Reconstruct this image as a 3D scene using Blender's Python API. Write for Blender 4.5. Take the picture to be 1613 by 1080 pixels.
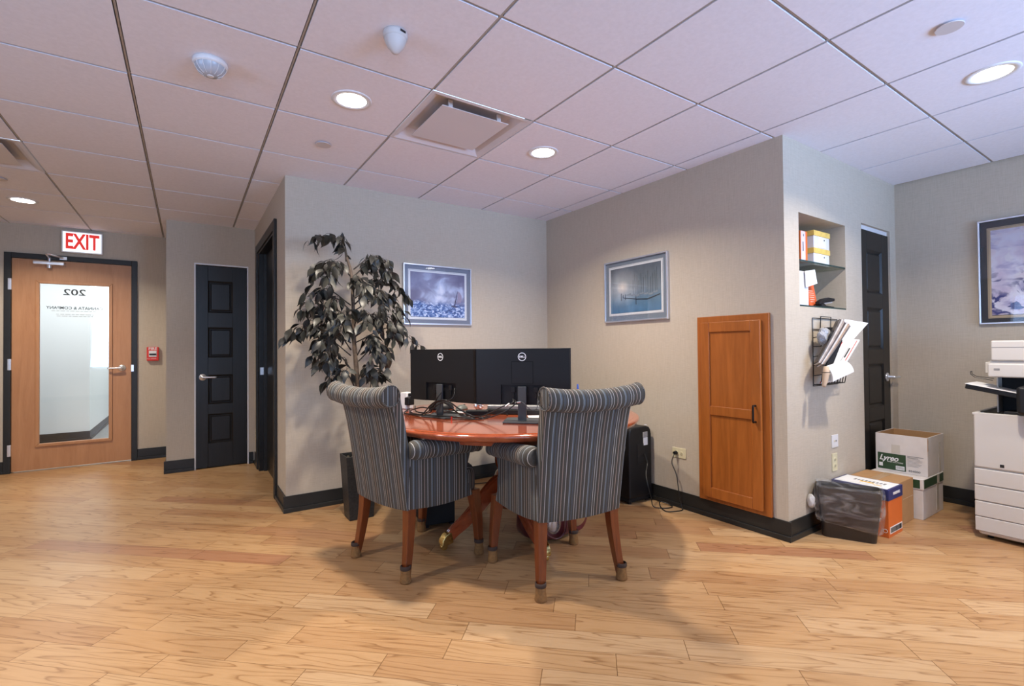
import bpy, bmesh, math, random
from mathutils import Vector, Matrix, Euler
random.seed(7)
PI = math.pi
S = bpy.context.scene
COL = S.collection
for o in list(bpy.data.objects):
    bpy.data.objects.remove(o, do_unlink=True)

# ------------------------------------------------------------------ camera
cd = bpy.data.cameras.new('camera'); cam = bpy.data.objects.new('camera', cd); COL.objects.link(cam)
cd.sensor_width = 36.0; cd.sensor_fit = 'HORIZONTAL'; cd.lens = 763.59 / 1613 * 36.0
rt = Vector((0.83123997, -0.55583984, -0.00906547)); up = Vector((0.00032247, -0.01582525, 0.99987472)); fw = Vector((0.55591367, 0.83113876, 0.0129753))
m = Matrix((( rt.x, up.x, -fw.x), (rt.y, up.y, -fw.y), (rt.z, up.z, -fw.z))).to_4x4()
m.translation = Vector((0.22207, -2.78639, 1.15463))
cam.matrix_world = m
cd.clip_start = 0.05
S.camera = cam

# ------------------------------------------------------------------ world, exposure, daylight, added corridor light
w = bpy.data.worlds.new('world'); S.world = w; w.use_nodes = True
bg = w.node_tree.nodes['Background']; bg.inputs[0].default_value = (0.62, 0.76, 1.0, 1); bg.inputs[1].default_value = 1.5
S.view_settings.view_transform = 'Standard'; S.view_settings.look = 'None'
S.view_settings.exposure = 0.10; S.view_settings.gamma = 1.0; S.view_settings.use_curve_mapping = False

def area(name, loc, rot, sx, sy, power, color, spread=180):
    l = bpy.data.lights.new(name, 'AREA'); l.shape = 'RECTANGLE'; l.size = sx; l.size_y = sy
    l.energy = power; l.color = color; l.spread = math.radians(spread)
    o = bpy.data.objects.new(name, l); o.location = loc; o.rotation_euler = rot; COL.objects.link(o); return o
DAY = (0.36, 0.58, 1.0)
area('window_daylight', (-0.6, -5.33, 1.45), (PI/2 + 0.42, 0, 0), 2.3, 1.4, 46, (0.50, 0.68, 1.0), 120)
area('window_daylight', (2.9, -5.33, 1.45), (PI/2 + 0.56, 0, 0), 2.3, 1.4, 92, DAY, 100)
area('window_daylight', (-3.33, -1.6, 1.45), (PI/2 + 0.42, 0, -PI/2), 2.3, 1.4, 26, DAY, 120)  # light of the added left window, puts blue on the ceiling
area('added_corridor_light', (-0.6, 4.9, 2.38), (0, 0, 0), 2.6, 0.5, 44, (0.90, 0.97, 1.0))  # unseen ceiling light added to whiten the corridor
area('added_corridor_light', (-0.4, 7.2, 2.38), (0, 0, 0), 0.5, 2.4, 50, (0.90, 0.97, 1.0))  # second unseen ceiling light, added for the deeper corridor
CANP = 26; CANC = (1.0, 0.88, 0.73)

H = 2.426
# ------------------------------------------------------------------ materials
MATS = {}
def nodes(m):
    return m.node_tree.nodes, m.node_tree.links
def mat(name, col=(0.5, 0.5, 0.5), rough=0.5, metal=0.0, spec=0.5, bump=0.0, bscale=200.0, var=0.0, vscale=8.0, coat=0.0, stretch=(1, 1, 1), sheen=0.0):
    if name in MATS: return MATS[name]
    m = bpy.data.materials.new(name); m.use_nodes = True; N, L = nodes(m); b = N['Principled BSDF']
    b.inputs['Base Color'].default_value = (*col, 1); b.inputs['Roughness'].default_value = rough
    b.inputs['Metallic'].default_value = metal; b.inputs['Specular IOR Level'].default_value = spec
    b.inputs['Coat Weight'].default_value = coat; b.inputs['Coat Roughness'].default_value = 0.08
    b.inputs['Sheen Weight'].default_value = sheen
    tc = N.new('ShaderNodeTexCoord'); mp = N.new('ShaderNodeMapping'); mp.inputs['Scale'].default_value = stretch
    L.new(tc.outputs['Object'], mp.inputs[0])
    if var > 0:
        n = N.new('ShaderNodeTexNoise'); n.inputs['Scale'].default_value = vscale; n.inputs['Detail'].default_value = 5
        L.new(mp.outputs[0], n.inputs['Vector'])
        r = N.new('ShaderNodeMapRange'); r.inputs[1].default_value = 0.3; r.inputs[2].default_value = 0.7
        r.inputs[3].default_value = 1 - var; r.inputs[4].default_value = 1 + var
        L.new(n.outputs[0], r.inputs[0])
        mx = N.new('ShaderNodeVectorMath'); mx.operation = 'SCALE'; mx.inputs[0].default_value = col
        L.new(r.outputs[0], mx.inputs['Scale']); L.new(mx.outputs[0], b.inputs['Base Color'])
    if bump > 0:
        n2 = N.new('ShaderNodeTexNoise'); n2.inputs['Scale'].default_value = bscale; n2.inputs['Detail'].default_value = 3
        L.new(mp.outputs[0], n2.inputs['Vector'])
        bp = N.new('ShaderNodeBump'); bp.inputs['Strength'].default_value = bump; bp.inputs['Distance'].default_value = 0.002
        L.new(n2.outputs[0], bp.inputs['Height']); L.new(bp.outputs[0], b.inputs['Normal'])
    MATS[name] = m; return m
def emis(name, col, s):
    m = bpy.data.materials.new(name); m.use_nodes = True; N, L = nodes(m); b = N['Principled BSDF']
    b.inputs['Base Color'].default_value = (*col, 1)
    b.inputs['Emission Color'].default_value = (*col, 1); b.inputs['Emission Strength'].default_value = s
    MATS[name] = m; return m
def glass(name, tint=(1, 1, 1), base=0.04):
    m = bpy.data.materials.new(name); m.use_nodes = True; N, L = nodes(m); N.remove(N['Principled BSDF'])
    out = N['Material Output']; t = N.new('ShaderNodeBsdfTransparent'); t.inputs[0].default_value = (*tint, 1)
    g = N.new('ShaderNodeBsdfGlossy'); g.inputs['Roughness'].default_value = 0.02
    lw = N.new('ShaderNodeLayerWeight'); lw.inputs[0].default_value = 0.25
    mr = N.new('ShaderNodeMapRange'); mr.inputs[3].default_value = base; mr.inputs[4].default_value = 0.7
    mx = N.new('ShaderNodeMixShader'); L.new(lw.outputs['Fresnel'], mr.inputs[0]); L.new(mr.outputs[0], mx.inputs[0])
    L.new(t.outputs[0], mx.inputs[1]); L.new(g.outputs[0], mx.inputs[2]); L.new(mx.outputs[0], out.inputs[0])
    MATS[name] = m; return m
def math_(N, L, op, a, b=None, c=None):
    n = N.new('ShaderNodeMath'); n.operation = op
    for i, v in enumerate((a, b, c)):
        if v is None: continue
        if isinstance(v, (int, float)): n.inputs[i].default_value = v
        else: L.new(v, n.inputs[i])
    return n.outputs[0]
def ramp(N, L, fac, stops, interp='LINEAR'):
    r = N.new('ShaderNodeValToRGB'); r.color_ramp.interpolation = interp; e = r.color_ramp.elements
    while len(e) > 1: e.remove(e[-1])
    e[0].position = stops[0][0]; e[0].color = (*stops[0][1], 1)
    for p, c in stops[1:]:
        x = e.new(p); x.color = (*c, 1)
    L.new(fac, r.inputs[0]); return r.outputs[0]
def mixc(N, L, fac, a, b, mode='MIX'):
    n = N.new('ShaderNodeMix'); n.data_type = 'RGBA'; n.blend_type = mode
    for s, v in ((0, fac), (6, a), (7, b)):
        if isinstance(v, (int, float)): n.inputs[s].default_value = v
        elif isinstance(v, tuple): n.inputs[s].default_value = (*v, 1)
        else: L.new(v, n.inputs[s])
    return n.outputs[2]

def wood(name, c1, c2, rough=0.35, coat=0.2, stretch=(9, 9, 0.7), scale=2.2, dist=1.5):
    m = bpy.data.materials.new(name); m.use_nodes = True; N, L = nodes(m); b = N['Principled BSDF']
    tc = N.new('ShaderNodeTexCoord'); mp = N.new('ShaderNodeMapping'); mp.inputs['Scale'].default_value = stretch
    L.new(tc.outputs['Object'], mp.inputs[0])
    n = N.new('ShaderNodeTexNoise'); n.inputs['Scale'].default_value = scale; n.inputs['Detail'].default_value = 7; n.inputs['Distortion'].default_value = dist
    L.new(mp.outputs[0], n.inputs['Vector'])
    n3 = N.new('ShaderNodeTexNoise'); n3.inputs['Scale'].default_value = scale * 9; n3.inputs['Detail'].default_value = 3
    L.new(mp.outputs[0], n3.inputs['Vector'])
    f = math_(N, L, 'ADD', math_(N, L, 'MULTIPLY', n.outputs[0], 0.75), math_(N, L, 'MULTIPLY', n3.outputs[0], 0.25))
    L.new(ramp(N, L, f, [(0.32, c1), (0.5, tuple((x + y) / 2 for x, y in zip(c1, c2))), (0.68, c2)]), b.inputs['Base Color'])
    b.inputs['Roughness'].default_value = rough; b.inputs['Coat Weight'].default_value = coat; b.inputs['Coat Roughness'].default_value = 0.1
    MATS[name] = m; return m

def wallpaper():
    m = bpy.data.materials.new('wallcovering'); m.use_nodes = True; N, L = nodes(m); b = N['Principled BSDF']
    tc = N.new('ShaderNodeTexCoord')
    a = N.new('ShaderNodeMapping'); a.inputs['Scale'].default_value = (320, 320, 14); L.new(tc.outputs['Object'], a.inputs[0])
    c = N.new('ShaderNodeMapping'); c.inputs['Scale'].default_value = (22, 22, 300); L.new(tc.outputs['Object'], c.inputs[0])
    n1 = N.new('ShaderNodeTexNoise'); n1.inputs['Scale'].default_value = 1; n1.inputs['Detail'].default_value = 2; L.new(a.outputs[0], n1.inputs['Vector'])
    n2 = N.new('ShaderNodeTexNoise'); n2.inputs['Scale'].default_value = 1; n2.inputs['Detail'].default_value = 2; L.new(c.outputs[0], n2.inputs['Vector'])
    f = math_(N, L, 'MULTIPLY', math_(N, L, 'ADD', n1.outputs[0], n2.outputs[0]), 0.5)
    L.new(ramp(N, L, f, [(0.36, (0.455, 0.395, 0.315)), (0.64, (0.52, 0.457, 0.37))]), b.inputs['Base Color'])
    bp = N.new('ShaderNodeBump'); bp.inputs['Strength'].default_value = 0.12; bp.inputs['Distance'].default_value = 0.001
    L.new(f, bp.inputs['Height']); L.new(bp.outputs[0], b.inputs['Normal'])
    b.inputs['Roughness'].default_value = 0.75; b.inputs['Specular IOR Level'].default_value = 0.3
    return m
WALL = wallpaper()

def oakfloor():
    m = bpy.data.materials.new('oak_planks'); m.use_nodes = True; N, L = nodes(m); b = N['Principled BSDF']
    tc = N.new('ShaderNodeTexCoord'); mp = N.new('ShaderNodeMapping'); mp.inputs['Rotation'].default_value = (0, 0, math.radians(43))
    L.new(tc.outputs['Object'], mp.inputs[0]); sp = N.new('ShaderNodeSeparateXYZ'); L.new(mp.outputs[0], sp.inputs[0])
    U, V = sp.outputs[0], sp.outputs[1]
    W = 0.127
    row = math_(N, L, 'FLOOR', math_(N, L, 'DIVIDE', V, W))
    wn = N.new('ShaderNodeTexWhiteNoise'); wn.noise_dimensions = '1D'; L.new(row, wn.inputs['W'])
    ln = math_(N, L, 'ADD', 0.55, math_(N, L, 'MULTIPLY', wn.outputs[0], 0.55))
    u2 = math_(N, L, 'DIVIDE', math_(N, L, 'ADD', U, math_(N, L, 'MULTIPLY', wn.outputs[0], 37.7)), ln)
    idx = math_(N, L, 'FLOOR', u2)
    cb = N.new('ShaderNodeCombineXYZ'); L.new(row, cb.inputs[0]); L.new(idx, cb.inputs[1])
    w2 = N.new('ShaderNodeTexWhiteNoise'); w2.noise_dimensions = '3D'; L.new(cb.outputs[0], w2.inputs['Vector'])
    # grain coordinates, shifted per plank
    g = N.new('ShaderNodeCombineXYZ')
    L.new(math_(N, L, 'ADD', math_(N, L, 'MULTIPLY', U, 1.0), math_(N, L, 'MULTIPLY', w2.outputs[0], 61)), g.inputs[0])
    L.new(math_(N, L, 'ADD', math_(N, L, 'MULTIPLY', V, 11), math_(N, L, 'MULTIPLY', w2.outputs[0], 23)), g.inputs[1])
    n1 = N.new('ShaderNodeTexNoise'); n1.inputs['Scale'].default_value = 1.1; n1.inputs['Detail'].default_value = 2; n1.inputs['Distortion'].default_value = 0.25
    L.new(g.outputs[0], n1.inputs['Vector'])
    rings = math_(N, L, 'FRACT', math_(N, L, 'MULTIPLY', n1.outputs[0], 9))
    rg = ramp(N, L, rings, [(0.0, (1, 1, 1)), (0.07, (0.55, 0.45, 0.36)), (0.20, (0.86, 0.82, 0.76)), (0.45, (0.97, 0.96, 0.94)), (0.6, (1, 1, 1)), (1.0, (0.97, 0.96, 0.94))])
    g2 = N.new('ShaderNodeCombineXYZ'); L.new(math_(N, L, 'MULTIPLY', U, 9), g2.inputs[0]); L.new(math_(N, L, 'MULTIPLY', V, 260), g2.inputs[1])
    n2 = N.new('ShaderNodeTexNoise'); n2.inputs['Scale'].default_value = 1; n2.inputs['Detail'].default_value = 2; L.new(g2.outputs[0], n2.inputs['Vector'])
    pores = ramp(N, L, n2.outputs[0], [(0.3, (0.82, 0.79, 0.74)), (0.5, (1, 1, 1))])
    base = ramp(N, L, w2.outputs[0], [(0.0, (0.34, 0.170, 0.090)), (0.08, (0.385, 0.218, 0.103)), (0.4, (0.425, 0.252, 0.120)), (0.8, (0.46, 0.287, 0.144)), (1.0, (0.485, 0.32, 0.175))])
    c = mixc(N, L, 0.85, base, rg, 'MULTIPLY'); c = mixc(N, L, 0.6, c, pores, 'MULTIPLY')
    # seams
    fv = math_(N, L, 'FRACT', math_(N, L, 'DIVIDE', V, W)); dv = math_(N, L, 'MULTIPLY', math_(N, L, 'MINIMUM', fv, math_(N, L, 'SUBTRACT', 1, fv)), W)
    fu = math_(N, L, 'FRACT', u2); du = math_(N, L, 'MULTIPLY', math_(N, L, 'MINIMUM', fu, math_(N, L, 'SUBTRACT', 1, fu)), ln)
    d = math_(N, L, 'MINIMUM', math_(N, L, 'MULTIPLY', dv, 1.6), du)
    seam = N.new('ShaderNodeMapRange'); seam.inputs[1].default_value = 0.0006; seam.inputs[2].default_value = 0.0022; L.new(d, seam.inputs[0])
    c = mixc(N, L, seam.outputs[0], mixc(N, L, 1.0, c, (0.42, 0.34, 0.26), 'MULTIPLY'), c)
    L.new(c, b.inputs['Base Color'])
    bp = N.new('ShaderNodeBump'); bp.inputs['Strength'].default_value = 0.3; bp.inputs['Distance'].default_value = 0.001
    L.new(seam.outputs[0], bp.inputs['Height']); L.new(bp.outputs[0], b.inputs['Normal'])
    b.inputs['Roughness'].default_value = 0.36; b.inputs['Specular IOR Level'].default_value = 0.4
    return m
FLOOR = oakfloor()

def stripes():
    m = bpy.data.materials.new('striped_upholstery'); m.use_nodes = True; N, L = nodes(m); b = N['Principled BSDF']
    uv = N.new('ShaderNodeUVMap'); sp = N.new('ShaderNodeSeparateXYZ'); L.new(uv.outputs[0], sp.inputs[0])
    f = math_(N, L, 'FRACT', math_(N, L, 'DIVIDE', sp.outputs[0], 0.112))
    D = (0.048, 0.041, 0.031); D2 = (0.058, 0.053, 0.045); Bl = (0.092, 0.108, 0.118); Lb = (0.25, 0.28, 0.29); B2 = (0.085, 0.105, 0.13); Lt = (0.40, 0.385, 0.36); Pk = (0.27, 0.205, 0.165)
    seq = [(Lt, 8), (D, 32), (D2, 30), (Lb, 8), (Bl, 20), (D, 26), (B2, 7), (D, 10), (B2, 7), (D, 25), (Lt, 9), (D2, 33), (Lt, 8), (D, 45), (Pk, 13), (D, 20), (D2, 32)]
    tot = sum(s for _, s in seq); st = []; a = 0
    for c, s in seq: st.append((a / tot, c)); a += s
    col = ramp(N, L, f, st, 'CONSTANT')
    # thread breaks along stripes
    cb = N.new('ShaderNodeCombineXYZ'); L.new(math_(N, L, 'MULTIPLY', sp.outputs[0], 900), cb.inputs[0]); L.new(math_(N, L, 'MULTIPLY', sp.outputs[1], 260), cb.inputs[1])
    n = N.new('ShaderNodeTexNoise'); n.inputs['Scale'].default_value = 1; n.inputs['Detail'].default_value = 2; L.new(cb.outputs[0], n.inputs['Vector'])
    col = mixc(N, L, 0.5, col, ramp(N, L, n.outputs[0], [(0.35, (0.75, 0.75, 0.75)), (0.65, (1.2, 1.2, 1.2))]), 'MULTIPLY')
    L.new(col, b.inputs['Base Color']); b.inputs['Roughness'].default_value = 0.8; b.inputs['Sheen Weight'].default_value = 0.05
    bp = N.new('ShaderNodeBump'); bp.inputs['Strength'].default_value = 0.3; bp.inputs['Distance'].default_value = 0.001
    L.new(n.outputs[0], bp.inputs['Height']); L.new(bp.outputs[0], b.inputs['Normal'])
    return m
STRIPE = stripes()

TILE = mat('ceiling_tile', (0.80, 0.80, 0.87), 0.9, bump=0.15, bscale=350, var=0.03, vscale=60)
GRID = mat('ceiling_tee', (0.10, 0.09, 0.08), 0.6)
CHAR = mat('charcoal_trim', (0.020, 0.020, 0.019), 0.4, spec=0.35, var=0.1, vscale=5)
ESP = wood('espresso_door', (0.006, 0.006, 0.006), (0.013, 0.012, 0.011), 0.38, 0.0, (30, 30, 1.5))
ESP.node_tree.nodes['Principled BSDF'].inputs['Specular IOR Level'].default_value = 0.35
MAPLE = wood('maple_veneer', (0.40, 0.185, 0.075), (0.49, 0.245, 0.11), 0.42, 0.0, (7, 7, 0.8), 2.0)
CHERRY = wood('cherry_cabinet', (0.27, 0.078, 0.012), (0.41, 0.125, 0.022), 0.36, 0.15, (10, 10, 0.8), 1.8)
MAHOG = wood('mahogany_gloss', (0.25, 0.050, 0.018), (0.38, 0.085, 0.030), 0.12, 0.7, (3, 14, 14), 1.2)
LEGW = wood('chair_leg_wood', (0.115, 0.024, 0.006), (0.195, 0.046, 0.010), 0.3, 0.15, (12, 12, 1), 2.0)
WHITE = mat('white_plastic', (0.72, 0.72, 0.73), 0.4)
OFFW = mat('copier_plastic', (0.56, 0.535, 0.50), 0.42)
BLACK = mat('black_plastic', (0.010, 0.010, 0.011), 0.42, spec=0.28)
BLACKM = mat('black_matte', (0.012, 0.012, 0.013), 0.6, spec=0.3, bump=0.1, bscale=500)
IVORY = mat('ivory_plastic', (0.66, 0.60, 0.40), 0.4)
CHROME = mat('satin_chrome', (0.74, 0.76, 0.80), 0.3, metal=0.75)
ALU = mat('silver_frame', (0.72, 0.74, 0.80), 0.28, metal=0.9)
BRASS = mat('brass', (0.72, 0.55, 0.22), 0.2, metal=1.0)
WIRE = mat('black_wire', (0.012, 0.012, 0.012), 0.3)
GLASS = glass('clear_glass'); PGLASS = glass('picture_glass', (0.97, 0.98, 1), 0.02); SGLASS = glass('shelf_glass', (0.90, 0.96, 0.94), 0.06)
SGLE = mat('glass_edge', (0.02, 0.05, 0.045), 0.15)
LENS = emis('lamp_lens', (1.0, 0.97, 0.93), 14)
PAPER = mat('white_paper', (0.80, 0.80, 0.79), 0.7); CARD = mat('kraft_card', (0.42, 0.235, 0.10), 0.75, var=0.05, vscale=14)
CARDW = mat('white_carton', (0.66, 0.62, 0.59), 0.65, var=0.05, vscale=14); GREEN = mat('dark_green_print', (0.022, 0.060, 0.022), 0.5)
ORANGE = mat('orange_carton', (0.68, 0.15, 0.025), 0.5, var=0.04); NAVY = mat('navy_carton', (0.030, 0.035, 0.14), 0.45)
RED = mat('red_print', (0.65, 0.03, 0.02), 0.5); BLUEC = mat('blue_print', (0.05, 0.12, 0.5), 0.4); YEL = mat('yellow_print', (0.85, 0.52, 0.05), 0.5)
INK = mat('black_ink', (0.01, 0.01, 0.01), 0.5); GREYINK = mat('grey_ink', (0.22, 0.22, 0.22), 0.6)

# ------------------------------------------------------------------ mesh helpers
def box_(bm, x0, x1, y0, y1, z0, z1, M=None):
    r = bmesh.ops.create_cube(bm, size=1.0)
    T = Matrix.Translation(((x0 + x1) / 2, (y0 + y1) / 2, (z0 + z1) / 2)) @ Matrix.Diagonal((abs(x1 - x0), abs(y1 - y0), abs(z1 - z0), 1))
    bmesh.ops.transform(bm, matrix=(M @ T) if M else T, verts=r['verts']); return r['verts']
def B(*a, M=None):
    bm = bmesh.new()
    for t in a: box_(bm, *t, M=M)
    return bm
def tube_(bm, pts, r, seg=8, cap=True, closed=False):
    pts = [Vector(p) for p in pts]; n = len(pts); rings = []
    if not hasattr(r, '__len__'): r = [r] * n
    prev = None
    for i, p in enumerate(pts):
        if closed: t = (pts[(i + 1) % n] - pts[i - 1])
        else: t = pts[min(i + 1, n - 1)] - pts[max(i - 1, 0)]
        t = t.normalized() if t.length > 1e-9 else Vector((0, 0, 1))
        if prev is None:
            a = Vector((0, 0, 1)) if abs(t.z) < 0.9 else Vector((1, 0, 0)); u = t.cross(a).normalized()
        else:
            u = (prev - t * prev.dot(t)); u = u.normalized() if u.length > 1e-6 else t.orthogonal().normalized()
        prev = u; v = t.cross(u)
        rings.append([bm.verts.new(p + (u * math.cos(2 * PI * k / seg) + v * math.sin(2 * PI * k / seg)) * r[i]) for k in range(seg)])
    for i in range(n if closed else n - 1):
        a, b = rings[i], rings[(i + 1) % n]
        for k in range(seg): bm.faces.new((a[k], a[(k + 1) % seg], b[(k + 1) % seg], b[k]))
    if cap and not closed:
        bm.faces.new(rings[0][::-1]); bm.faces.new(rings[-1])
def crom(P, k=6):
    P = [Vector(p) for p in P]; Q = [P[0] * 2 - P[1]] + P + [P[-1] * 2 - P[-2]]; out = []
    for i in range(1, len(Q) - 2):
        a, b, c, d = Q[i - 1:i + 3]
        for j in range(k):
            t = j / k
            out.append(0.5 * ((2 * b) + (c - a) * t + (2 * a - 5 * b + 4 * c - d) * t * t + (3 * b - a - 3 * c + d) * t ** 3))
    out.append(P[-1]); return out
def lathe_(bm, prof, seg=32, M=None):
    rings = []
    for r, z in prof:
        if r < 1e-6: vs = [bm.verts.new((0, 0, z))]
        else: vs = [bm.verts.new((r * math.cos(2 * PI * k / seg), r * math.sin(2 * PI * k / seg), z)) for k in range(seg)]
        if M:
            for v in vs: v.co = M @ v.co
        rings.append(vs)
    for a, b in zip(rings, rings[1:]):
        if len(a) == 1 and len(b) == 1: continue
        for k in range(seg):
            j = (k + 1) % seg
            if len(a) == 1: bm.faces.new((a[0], b[j], b[k]))
            elif len(b) == 1: bm.faces.new((a[k], a[j], b[0]))
            else: bm.faces.new((a[k], a[j], b[j], b[k]))
def prism_(bm, poly, d, M=None):
    """poly in local XZ, thickness along Y from 0 to d"""
    a = [bm.verts.new((x, 0, z)) for x, z in poly]; b = [bm.verts.new((x, d, z)) for x, z in poly]
    if M:
        for v in a + b: v.co = M @ v.co
    bm.faces.new(a); bm.faces.new(b[::-1]); n = len(poly)
    for i in range(n): bm.faces.new((a[i], b[i], b[(i + 1) % n], a[(i + 1) % n]))
def slab_(bm, c4, t, N=6, bend=0.0):
    """sheet/pack spanned by four corners (bl, br, tr, tl) with thickness t"""
    bl, br, tr, tl = [Vector(c) for c in c4]; nrm = (br - bl).cross(tl - bl).normalized()
    top = []; bot = []
    for i in range(N + 1):
        v = i / N; a = bl.lerp(tl, v); b = br.lerp(tr, v); ra = []; rb = []
        for j in range(N + 1):
            u = j / N; p = a.lerp(b, u) + nrm * bend * (4 * v * (1 - v)); ra.append(bm.verts.new(p)); rb.append(bm.verts.new(p - nrm * t))
        top.append(ra); bot.append(rb)
    for i in range(N):
        for j in range(N):
            bm.faces.new((top[i][j], top[i][j + 1], top[i + 1][j + 1], top[i + 1][j])); bm.faces.new((bot[i][j], bot[i + 1][j], bot[i + 1][j + 1], bot[i][j + 1]))
    for i in range(N):
        bm.faces.new((top[i][0], top[i + 1][0], bot[i + 1][0], bot[i][0])); bm.faces.new((top[i][N], bot[i][N], bot[i + 1][N], top[i + 1][N]))
        bm.faces.new((top[0][i], bot[0][i], bot[0][i + 1], top[0][i + 1])); bm.faces.new((top[N][i], top[N][i + 1], bot[N][i + 1], bot[N][i]))
def frame_(bm, x0, x1, z0, z1, wd, y0, y1):
    """mitred rectangular frame in the XZ plane"""
    o = [(x0, z0), (x1, z0), (x1, z1), (x0, z1)]; i = [(x0 + wd, z0 + wd), (x1 - wd, z0 + wd), (x1 - wd, z1 - wd), (x0 + wd, z1 - wd)]
    for k in range(4):
        j = (k + 1) % 4; prism_(bm, [o[k], o[j], i[j], i[k]], y1 - y0, Matrix.Translation((0, y0, 0)))
def obj(name, bm, material, parent=None, bevel=0.0, smooth=False, kind=None, seg=2, stuff=False):
    bmesh.ops.recalc_face_normals(bm, faces=bm.faces)
    me = bpy.data.meshes.new(name); bm.to_mesh(me); bm.free()
    if smooth:
        for p in me.polygons: p.use_smooth = True
    me.materials.append(material)
    o = bpy.data.objects.new(name, me); COL.objects.link(o)
    if parent: o.parent = parent
    if bevel > 0:
        b = o.modifiers.new('bevel', 'BEVEL'); b.width = bevel; b.segments = seg; b.limit_method = 'ANGLE'; b.angle_limit = math.radians(40)
        if not smooth:
            for p in me.polygons: p.use_smooth = True
            wn = o.modifiers.new('wn', 'WEIGHTED_NORMAL'); wn.keep_sharp = False
    if kind: o['kind'] = kind
    if stuff: o['kind'] = 'stuff'
    return o
def tag(o, label, cat, group=None, kind=None):
    o['label'] = label; o['category'] = cat
    if group: o['group'] = group
    if kind: o['kind'] = kind
    return o
def thing(name, label, cat, loc=(0, 0, 0), rz=0, group=None, kind=None, rot=None):
    o = bpy.data.objects.new(name, None); COL.objects.link(o); o.empty_display_size = 0.1
    o.location = loc; o.rotation_euler = rot if rot else (0, 0, rz); return tag(o, label, cat, group, kind)
def dup(root, loc, rz, label, group=None):
    r = root.copy(); COL.objects.link(r); r.location = loc; r.rotation_euler = (0, 0, rz); r['label'] = label
    if group: r['group'] = group
    for ch in list(root.children):
        c = ch.copy(); COL.objects.link(c); c.parent = r
        for g in ch.children:
            d = g.copy(); COL.objects.link(d); d.parent = c
    return r
def text(name, s, size, M, material, parent, extrude=0.0006, align='CENTER', sx=1.0, bold=0.0, shear=0.0):
    """text built in XZ plane facing -Y, transformed by M"""
    cu = bpy.data.curves.new(name, 'FONT'); cu.body = s; cu.size = size; cu.extrude = extrude; cu.align_x = align; cu.align_y = 'CENTER'
    cu.offset = bold; cu.shear = shear; cu.resolution_u = 3
    t = bpy.data.objects.new(name, cu); COL.objects.link(t)
    bpy.context.view_layer.update()
    me = bpy.data.meshes.new_from_object(t.evaluated_get(bpy.context.evaluated_depsgraph_get()))
    bpy.data.objects.remove(t, do_unlink=True); bpy.data.curves.remove(cu)
    me.transform(M @ Matrix.Rotation(PI / 2, 4, 'X') @ Matrix.Diagonal((sx, 1, 1, 1)))
    me.materials.clear(); me.materials.append(material)
    o = bpy.data.objects.new(name, me); COL.objects.link(o); o.parent = parent; return o
T = lambda x, y, z: Matrix.Translation((x, y, z))
RZ = lambda a: Matrix.Rotation(a, 4, 'Z'); RX = lambda a: Matrix.Rotation(a, 4, 'X'); RY = lambda a: Matrix.Rotation(a, 4, 'Y')
def struct(name, bm, material, label, cat, parent=None, bevel=0):
    o = obj(name, bm, material, parent, bevel=bevel, kind='structure')
    if not parent: tag(o, label, cat)
    return o

# ------------------------------------------------------------------ room shell
XB, YA, XL, YC, XD, Y2, X2, YE = 3.186, 1.012, 0.805, -1.292, 4.889, 2.904, 0.05, 3.814
ZT = H + 0.05
struct('floor', B((-3.32, 5.1, -5.32, 3.9, -0.1, 0)), FLOOR, 'oak plank floor laid diagonally across the office', 'floor')
struct('wall_center', B((XL, XB + 0.12, YA, YA + 0.12, 0, ZT)), WALL, 'beige fabric-textured wall behind the artificial tree and the sailing picture', 'wall')
struct('wall_right', B((XB, XB + 0.12, YC + 0.12, YA, 0, ZT)), WALL, 'beige textured wall holding the cherry cabinet and the harbour picture', 'wall')
nx0, nx1, nz0, nz1 = 3.36, 4.0, 1.405, 1.987; dx0, dx1, dz1 = 4.26, 4.78, 2.045
struct('wall_niche', B((XB, nx0, YC, YC + 0.12, 0, ZT), (nx0, nx1, YC, YC + 0.12, 0, nz0), (nx0, nx1, YC, YC + 0.12, nz1, ZT), (nx1, dx0, YC, YC + 0.12, 0, ZT),
    (dx0, dx1, YC, YC + 0.12, dz1, ZT), (dx1, XD, YC, YC + 0.12, 0, ZT),
    (nx0 - 0.02, nx0, YC + 0.12, -0.93, nz0 - 0.02, nz1 + 0.02), (nx1, nx1 + 0.02, YC + 0.12, -0.93, nz0 - 0.02, nz1 + 0.02),
    (nx0, nx1, YC + 0.12, -0.95, nz0 - 0.02, nz0), (nx0, nx1, YC + 0.12, -0.95, nz1, nz1 + 0.02), (nx0, nx1, -0.95, -0.93, nz0, nz1)),
    WALL, 'beige wall end with the recessed shelf niche and narrow black door', 'wall')
struct('wall_far_right', B((XD, XD + 0.12, -5.2, YC + 0.12, 0, ZT)), WALL, 'beige wall at far right behind the copier', 'wall')
oy0, oy1, oz = 1.47, 2.57, 2.12
struct('wall_passage', B((XL, XL + 0.12, YA + 0.12, oy0, 0, ZT), (XL, XL + 0.12, oy1, Y2, 0, ZT), (XL, XL + 0.12, oy0, oy1, oz, ZT)), WALL, 'narrow beige wall around the dark cased doorway left of the tree', 'wall')
cx0, cx1, cz1 = 0.275, 0.745, 2.035
struct('wall_closet', B((X2, cx0, Y2, Y2 + 0.12, 0, ZT), (cx1, XL + 0.12, Y2, Y2 + 0.12, 0, ZT), (cx0, cx1, Y2, Y2 + 0.12, cz1, ZT), (X2, X2 + 0.12, Y2 + 0.12, YE, 0, ZT)), WALL, 'beige wall around the narrow black closet door', 'wall')
ex0, ex1, ez1 = -1.25, -0.23, 2.14
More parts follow.
